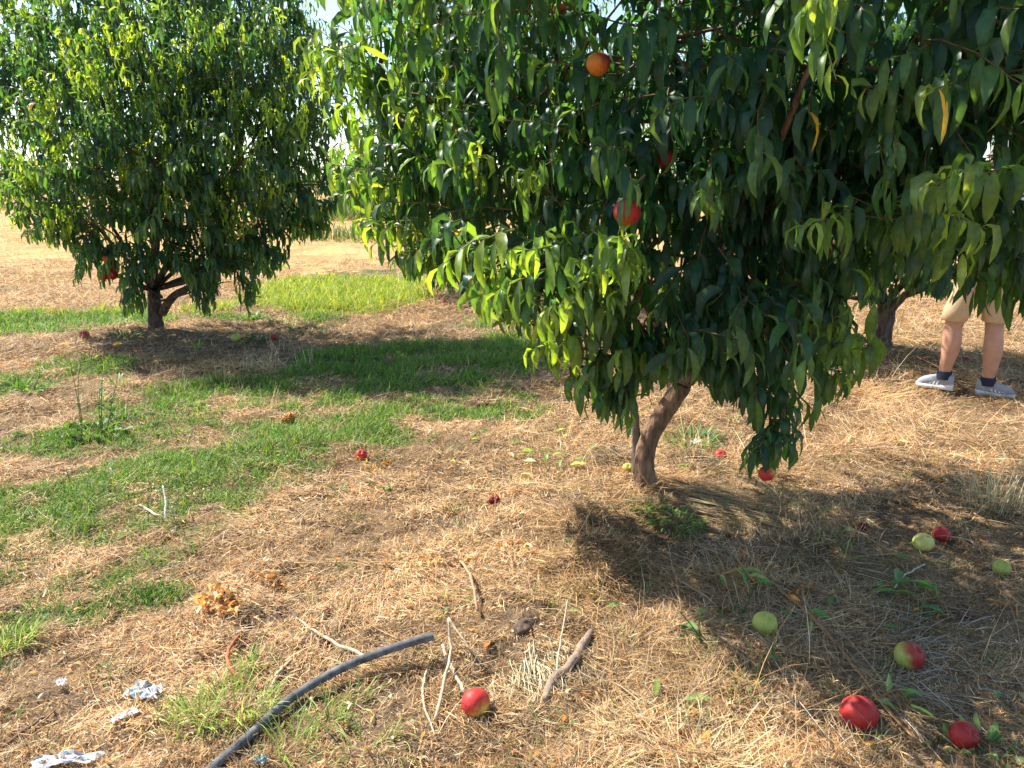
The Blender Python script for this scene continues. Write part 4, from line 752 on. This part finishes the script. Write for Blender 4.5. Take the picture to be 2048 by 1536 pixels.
# clods and stones
def clod(px, py, dpx, col, label, name='soil_clod', cat='clod'):
    p = gp(px, py); r = dpx / FPX * np.linalg.norm(p - CP) / 2; nu, nv = 22, 14
    TH, PH = np.meshgrid(np.linspace(0, 2 * math.pi, nu, endpoint=False), np.linspace(.01, math.pi - .01, nv)); n_ = np.stack([np.sin(PH) * np.cos(TH), np.sin(PH) * np.sin(TH), np.cos(PH) * .65], -1)
    rad = 1 + .5 * vnoise(n_[..., 0] * 3 + px, n_[..., 1] * 3 + n_[..., 2] * 3) + .35 * vnoise(n_[..., 0] * 8 + py, n_[..., 1] * 8 + n_[..., 2] * 7)
    i = np.arange(nv - 1)[:, None] * nu; j = np.arange(nu)[None]; F = np.stack([i + j, i + nu + j, i + nu + (j + 1) % nu, i + (j + 1) % nu], -1).reshape(-1, 4)
    o = mk(name, (n_ * rad[..., None] * r).reshape(-1, 3), F, M_WOOD, None, np.tile(np.array(col), (nu * nv, 1))); o.location = (float(p[0]), float(p[1]), float(p[2] + r * .25)); tag(o, label, cat)
clod(1046, 1262, 40, (.12, .085, .06), 'dark rough soil clod beyond the red peach')
clod(823, 1452, 22, (.48, .34, .22), 'small light tan stone on bare soil right of the hose', 'stone', 'stone')
clod(643, 1312, 11, (.6, .5, .36), 'tiny pale stone above the hose', 'stone', 'stone')
clod(470, 1366, 26, (.16, .11, .06), 'brown crusty clod at the foot of the red root')
# ------------------------------------------------------------------ weeds
def weed(px, py, r, n_, L, wr, cols, label, pitch=(.2, 1.0), stems=None, name='weed', group=None, hgt_m=0):
    c0 = gp(px, py); bag = Bag(); aa = np.arange(n_) * 2.4 + rng.random(n_); rr = r * np.sqrt(rng.random(n_))
    x = c0[0] + rr * np.cos(aa); y = c0[1] + rr * np.sin(aa); z = hgt(x, y) + .003 + hgt_m * rng.random(n_)
    if stems:
        for q in range(stems[0]):
            a = c0 + np.array([rng.normal(0, r * .4), rng.normal(0, r * .4), 0]); b = a + np.array([rng.normal(0, .04), rng.normal(0, .04), stems[1] * rng.uniform(.7, 1.1)])
            P = spline([a, (a + b) / 2 + rng.normal(0, .012, 3), b], 5); tube(bag, P, np.linspace(.003, .0015, len(P)), cols[0], 5)
            m = stems[2]; t = rng.random(m); B = a + (b - a) * t[:, None]; ab = rng.random(m) * 6.283
            V, F, c = leaves(B, np.stack([np.cos(ab), np.sin(ab), rng.uniform(.2, 1.2, m)], -1), L * .45 * rng.uniform(.5, 1, m) * (1.2 - .6 * t), L * .45 * wr * rng.uniform(.6, 1, m), rng.uniform(.1, .6, m), np.zeros(m), rng.normal(0, .4, m), rng.uniform(.1, .5, m), pal(m, cols, [1] * len(cols)), 4)
            bag.add(V, F, c)
    LL = L * rng.uniform(.6, 1.2, n_)
    V, F, c = leaves(np.stack([x, y, z], -1), np.stack([np.cos(aa), np.sin(aa), rng.uniform(*pitch, n_)], -1), LL, LL * wr, rng.uniform(.1, .5, n_), np.zeros(n_), rng.normal(0, .3, n_), rng.uniform(.1, .5, n_), pal(n_, cols, [1] * len(cols)), 6, .3)
    V[:, 2] = np.maximum(V[:, 2], hgt(V[:, 0], V[:, 1]) + .002)
    bag.add(V, F, c); o = bag.build(name, M_GRASS, None, origin=c0); o.location = tuple(map(float, c0)); tag(o, label, 'weed', group); return o
WG = [(.10, .19, .04), (.14, .24, .05), (.07, .15, .035)]; BG = [(.18, .28, .06), (.24, .32, .09)]; DG = [(.06, .13, .04), (.08, .16, .05)]
weed(190, 865, .14, 22, .13, .34, WG, 'broad-leaved weed with tall thin stalks at left in the grass', stems=(3, .42, 14))
weed(162, 850, .04, 6, .08, .3, WG, 'tall thin-stalked weed left of the broad-leaved weed', stems=(2, .5, 16))
weed(90, 870, .12, 10, .08, .35, WG, 'low leafy weed in the grass at the far left')
weed(235, 770, .05, 14, .12, .12, BG, 'bright spiky weed in the sun before the left tree shadow', (1, 2.5))
weed(30, 780, .09, 20, .12, .18, WG, 'leafy green weed at the left edge', (.8, 2.5)); weed(65, 785, .07, 14, .11, .2, WG, 'second leafy weed from the left edge', (.8, 2.5)); weed(110, 770, .05, 8, .08, .2, WG, 'small leafy weed right of the pair at the left edge', (.6, 2))
weed(395, 700, .05, 12, .1, .14, BG, 'small bright weed on bare soil right of the left trunk', (.8, 2)); weed(180, 720, .05, 12, .12, .12, BG, 'thin tall weed on bare soil left of the left trunk', (1, 2.5))
weed(250, 675, .14, 60, .1, .14, DG, 'dark low weed clump beside the left trunk', (.4, 1.6)); weed(520, 680, .12, 50, .12, .2, DG, 'dark green leafy weed between the two peaches under the left tree', (.2, .8)); weed(620, 665, .16, 50, .12, .2, DG, 'dark leafy weed at the right end of the left tree shade', (.2, .8)); weed(500, 640, .12, 40, .12, .3, WG, 'green sucker growth low right of the left tree', (.4, 1.6))
weed(1350, 1043, .11, 130, .06, .14, [(.16, .32, .07), (.11, .25, .05)], 'bright feathery green weed at the foot of the foreground trunk', (.3, 1.4))
weed(1295, 1015, .08, 70, .06, .2, [(.13, .20, .06), (.2, .2, .08)], 'small dull weed directly under the trunk', (.3, 1.4))
weed(1385, 890, .15, 150, .10, .12, [(.17, .25, .09), (.12, .20, .07)], 'grey-green weed clump behind the foreground trunk', (.5, 2))
weed(1965, 1500, .07, 22, .06, .3, [(.16, .26, .08), (.12, .22, .07)], 'small leafy weed covering the dark red corner peach', (.4, 1.8))
weed(1895, 1490, .04, 10, .045, .3, [(.16, .26, .08)], 'tiny weed left of the dark red corner peach', (.4, 1.4))
weed(680, 985, .03, 10, .05, .25, DG, 'small dark weed in the straw below the lone peach', (.5, 2)); weed(770, 980, .02, 6, .04, .5, WG, 'two-leaved seedling beside the blackened peach', (.5, 2)); weed(745, 975, .015, 4, .04, .55, WG, 'round-leaved seedling left of the blackened peach', (.5, 2))
weed(880, 1240, .02, 10, .02, .4, BG, 'tiny bright weed at the hose end', (.5, 2), hgt_m=.04); weed(1400, 1290, .05, 14, .05, .3, DG, 'dark weed in the shade near the upright leaf', (.5, 1.5), stems=(2, .12, 8)); weed(355, 1190, .02, 8, .05, .1, WG, 'thin green seedling before the golden heap', (1, 2.5))
weed(1465, 1235, .04, 10, .06, .2, DG, 'dark sprouting weed left of the yellow-green peach', (.6, 2), stems=(1, .1, 8))
def tuft(px, py, r, n_, L, label):
    bag = Bag(); clump(px, py, r, n_, (L * .5, L * 1.15), .0034, [(.30, .42, .09), (.38, .46, .13), (.46, .46, .16), (.18, .30, .06)], [2, 2, 1, 2], 1.4, .9, mat_bag=bag, sag=1.3, curv=.5, seg=5); c0 = gp(px, py)
    o = bag.build('grass_tuft', M_GRASS, None, False, origin=c0); o.location = tuple(map(float, c0)); tag(o, label, 'grass tuft', 'bright grass tufts near the hose')
tuft(470, 1420, .11, 190, .12, 'bright yellow-green grass tuft left of the hose'); tuft(390, 1440, .07, 90, .1, 'smaller grass tuft at the left of the big one'); tuft(580, 1500, .07, 45, .11, 'grass tuft at the bottom edge right of the hose'); tuft(700, 1405, .07, 35, .09, 'sparse grass tuft under the middle of the hose')
tuft(740, 1500, .09, 40, .1, 'sparse grass tuft on the bare soil at bottom centre'); tuft(500, 1330, .04, 30, .08, 'little grass tuft beside the red root'); tuft(20, 1290, .08, 120, .1, 'yellowish grass tuft at the left edge'); tuft(640, 1450, .05, 40, .1, 'small grass tuft against the right side of the hose')

# ------------------------------------------------------------------ person, seen from behind through the leaves
M_SKIN = simple('skin', (.50, .27, .18), .5, .4, .12, 14); M_SHIRT = simple('shirt_cloth', (.60, .66, .80), .8, .2, .05, 20); M_SHORTS = simple('shorts_cloth', (.55, .40, .24), .85, .2, .08, 60)
M_SHOE = simple('shoe_fabric', (.30, .32, .36), .7, .3, .15, 200); M_SOLE = simple('shoe_sole', (.72, .72, .72), .6, .3); M_SOCK = simple('sock_cloth', (.03, .035, .06), .9, .1); M_HAIR = simple('hair', (.06, .045, .035), .7, .3, .4, 90); M_CAP = simple('cap_cloth', (.30, .28, .27), .85, .2)
fl = gp(1884, 780); fr = gp(1971, 793); mid = (fl + fr) / 2
pr = empty('person', mid, 'person in tan shorts and light shirt seen from behind, picking under the right trees', 'person')
def Wp(x, y, z): return (x, y, z)
aL = fl - mid; aR = fr - mid
LX, RX = aL[0], aR[0]; LY, RY = aL[1], aR[1]; zl, zr = aL[2], aR[2]
sv_, se, sr_ = [], [], []
def add(p, r, parent=None):
    sv_.append(p); sr_.append(r if isinstance(r, tuple) else (r, r)); 
    if parent is not None: se.append((parent, len(sv_) - 1))
    return len(sv_) - 1
cx = (LX + RX) / 2 + .03
pel = add((cx, 0, .95), (.15, .11))
sp = add((cx + .01, 0, 1.12), (.14, .10), pel); ch = add((cx + .03, .02, 1.34), (.17, .115), sp); nk = add((cx + .04, .03, 1.50), .058, ch); jw = add((cx + .04, .05, 1.58), (.07, .075), nk); hd = add((cx + .04, .04, 1.67), (.078, .095), jw); tp = add((cx + .04, .04, 1.74), (.05, .06), hd)
add((cx + .04, .15, 1.61), .012, jw)                    # nose
for s in (-1, 1): add((cx + .04 + s * .085, .045, 1.63), .011, hd)   # ears
for s, ax_, ay_, az_ in ((-1, LX, LY, zl), (1, RX, RY, zr)):
    hip = add((cx + s * .09, 0, .86), .088, pel); th_ = add((cx + s * .11, 0, .70), .078, hip); kn = add((ax_ * .93 + cx * .07, ay_ * .8 + .0, .50 + az_ * .5), .064, th_)
    k2 = add((ax_ * .94 + cx * .06, ay_ * .85 - .005, .455 + az_ * .6), .062, kn); cf = add((ax_ * .93 + cx * .07, ay_ * .9 - .02, .36 + az_ * .8), (.071, .072), k2); c2 = add((ax_ * .97 + cx * .03, ay_ * .95 - .012, .26 + az_), .058, cf)
    an = add((ax_, ay_, .15 + az_), .041, c2); a2 = add((ax_, ay_, .085 + az_), .041, an); yaw = 2.4 if s < 0 else -.5
    ft = add((ax_ + .11 * math.cos(yaw), ay_ + .11 * math.sin(yaw), .035 + az_), (.02, .014), a2)
    sh = add((cx + .03 + s * .17, .02, 1.41), .055, ch); el = add((cx + .03 + s * .26, .16, 1.22), .04, sh); wr = add((cx + .03 + s * .20, .38, 1.38), .026, el); pm = add((cx + .03 + s * .185, .44, 1.42), (.034, .018), wr)
    for q in range(4):
        fx = (q - 1.5) * .018; f1 = add((cx + .03 + s * .185 + fx, .49, 1.455), .0085, pm); f2 = add((cx + .03 + s * .183 + fx, .52 - .004 * abs(q - 1), 1.475), .0078, f1); add((cx + .03 + s * .18 + fx * .9, .54 - .006 * abs(q - 1), 1.465), .007, f2)
    t1 = add((cx + .03 + s * .15, .455, 1.42), .0095, pm); add((cx + .03 + s * .14, .485, 1.435), .008, t1)
me = bpy.data.meshes.new('body'); me.from_pydata(sv_, se, []); me.update(); body = bpy.data.objects.new('body', me); C.objects.link(body); body.parent = pr
sk = body.modifiers.new('skin', 'SKIN')
if not me.skin_vertices: 
    bpy.context.view_layer.objects.active = body
for i_, d_ in enumerate(me.skin_vertices[0].data): d_.radius = sr_[i_]; d_.use_root = (i_ == 0)
sk.use_smooth_shade = True; sb = body.modifiers.new('sub', 'SUBSURF'); sb.levels = 2; sb.render_levels = 2; me.materials.append(M_SKIN)
def loft(name, rings, material, parent, n=20, close=True, wob=0, bag=None):
    """rings: (cx, cy, cz, rx, ry)"""
    th = np.arange(n) * 2 * math.pi / n; V = []
    for q, (a, b_, c_, rx, ry) in enumerate(rings):
        wv = 1 + wob * np.sin(th * 5 + q * 1.7) + wob * .7 * np.sin(th * 3 - q)
        V.append(np.stack([a + rx * np.cos(th) * wv, b_ + ry * np.sin(th) * wv, np.full(n, c_)], -1))
    V = np.concatenate(V); k = len(rings); i = np.arange(k - 1)[:, None] * n; j = np.arange(n)[None]; F = np.stack([i + j, i + (j + 1) % n, i + n + (j + 1) % n, i + n + j], -1).reshape(-1, 4)
    bag.add(V, F, (.5, .5, .5))
bag = Bag()
loft('', [(cx + .0, 0, .80, .165, .12), (cx, 0, .88, .18, .13), (cx, 0, .98, .17, .12), (cx, 0, 1.04, .16, .115)], None, None, bag=bag, wob=.01)
for s, ax_, ay_ in ((-1, LX, LY), (1, RX, RY)):
    kx = ax_ * .93 + cx * .07; ky = ay_ * .8
    loft('', [(kx, ky, .535, .078, .082), (kx, ky, .54, .085, .09), (kx * .8 + (cx + s * .1) * .2, ky * .8, .62, .09, .092), (cx + s * .10, ky * .3, .74, .098, .105), (cx + s * .085, 0, .86, .095, .118)], None, None, bag=bag, wob=.02)
bag.build('shorts', M_SHORTS, pr)
bag = Bag(); loft('', [(cx, 0, .96, .175, .13), (cx, 0, 1.0, .178, .135), (cx + .01, 0, 1.12, .165, .125), (cx + .02, .01, 1.26, .185, .135), (cx + .03, .02, 1.38, .195, .13), (cx + .035, .02, 1.45, .15, .10), (cx + .04, .03, 1.49, .07, .07), (cx + .04, .03, 1.51, .062, .062)], None, None, bag=bag, wob=.012)
for s in (-1, 1): tube(bag, [(cx + .03 + s * .12, .01, 1.42), (cx + .03 + s * .18, .02, 1.405), (cx + .03 + s * .235, .10, 1.30), (cx + .03 + s * .262, .155, 1.225)], [.07, .068, .06, .058], (.5, .5, .5), 14, cap=False)
bag.build('shirt', M_SHIRT, pr)
bag = Bag(); loft('', [(cx + .04, .035, 1.60, .075, .085), (cx + .04, .03, 1.66, .088, .106), (cx + .04, .03, 1.71, .084, .10), (cx + .04, .035, 1.755, .055, .07), (cx + .04, .04, 1.77, .01, .015)], None, None, bag=bag, wob=.015); bag.build('hair', M_HAIR, pr)
bag = Bag(); loft('', [(cx + .04, .035, 1.68, .095, .112), (cx + .04, .035, 1.73, .09, .108), (cx + .04, .04, 1.77, .06, .075), (cx + .04, .04, 1.785, .01, .012)], None, None, bag=bag)
u_ = np.linspace(-.8, .8, 9); V = np.concatenate([np.stack([cx + .04 + .09 * np.sin(u_), .035 + .105 * np.cos(u_), np.full(9, 1.69)], -1), np.stack([cx + .04 + .075 * np.sin(u_), .035 + .19 * np.cos(u_ * .8), np.full(9, 1.675)], -1)])
F = np.array([[q, q + 1, q + 10, q + 9] for q in range(8)]); bag.add(V, F, (.5, .5, .5)); bag.build('cap', M_CAP, pr)
def shoe(anchor, yaw, zg):
    ca, sa = math.cos(yaw), math.sin(yaw); T_ = lambda V: np.stack([anchor[0] + V[:, 0] * ca - V[:, 1] * sa, anchor[1] + V[:, 0] * sa + V[:, 1] * ca, zg + V[:, 2]], -1)
    def build(xs_, ws_, zb, zt, name, material, parent, flat_=.35):
        n = 16; th = np.arange(n) * 2 * math.pi / n; V = []
        for x_, w_, b_, t_ in zip(xs_, ws_, zb, zt):
            cz = (b_ + t_) / 2; hz = (t_ - b_) / 2; cc = np.cos(th); ss = np.sin(th)
            V.append(np.stack([np.full(n, x_), w_ * np.sign(cc) * np.abs(cc) ** .7, cz + hz * np.sign(ss) * np.abs(ss) ** flat_], -1))
        V = T_(np.concatenate(V)); k = len(xs_); bg_ = Bag(); i = np.arange(k - 1)[:, None] * n; j = np.arange(n)[None]
        F = np.stack([i + j, i + (j + 1) % n, i + n + (j + 1) % n, i + n + j], -1).reshape(-1, 4)
        F = np.vstack([F, [[0, 1, n - 2 + 1, n - 1]]]) if 0 else F; bg_.add(V, F, (.5, .5, .5)); return bg_.build(name, material, parent)
    xs_ = [-.07, -.065, -.04, 0, .045, .09, .13, .155, .17, .175]; ws_ = [.004, .03, .037, .036, .036, .043, .045, .036, .02, .003]
    up_ = build(xs_, [w_ * .95 for w_ in ws_], [.02] * 10, [.06, .112, .118, .115, .11, .098, .082, .066, .052, .03], 'shoe', M_SHOE, pr, .8)
    build([x_ * 1.04 for x_ in xs_], [w_ * 1.08 for w_ in ws_], [.006, 0, 0, 0, 0, 0, 0, .004, .012, .02], [.04, .048, .047, .042, .038, .036, .035, .036, .036, .03], 'sole', M_SOLE, up_, .5)
    for sgn in (-1, 1):
        b_ = Bag()
        for q in range(3):
            x_ = .03 + q * .022; V = np.array([[x_, sgn * .0385, .038], [x_ + .01, sgn * .0395, .038], [x_ - .008, sgn * .030, .083], [x_ - .018, sgn * .030, .083]]); b_.add(T_(V), [[0, 1, 2, 3]], (.5, .5, .5))
            V2 = V.copy(); V2[:, 1] -= sgn * .003; b_.add(T_(V2), [[0, 1, 2, 3]], (.5, .5, .5))
        b_.build('stripes', M_SOLE, up_)
    b_ = Bag(); tube(b_, [(anchor[0], anchor[1], zg + .08), (anchor[0], anchor[1], zg + .12), (anchor[0], anchor[1], zg + .14)], [.052, .05, .046], (.5, .5, .5), 16, cap=False); b_.build('sock', M_SOCK, pr)
shoe((LX, LY), 2.4, zl + .006); shoe((RX, RY), -.5, zr + .006)
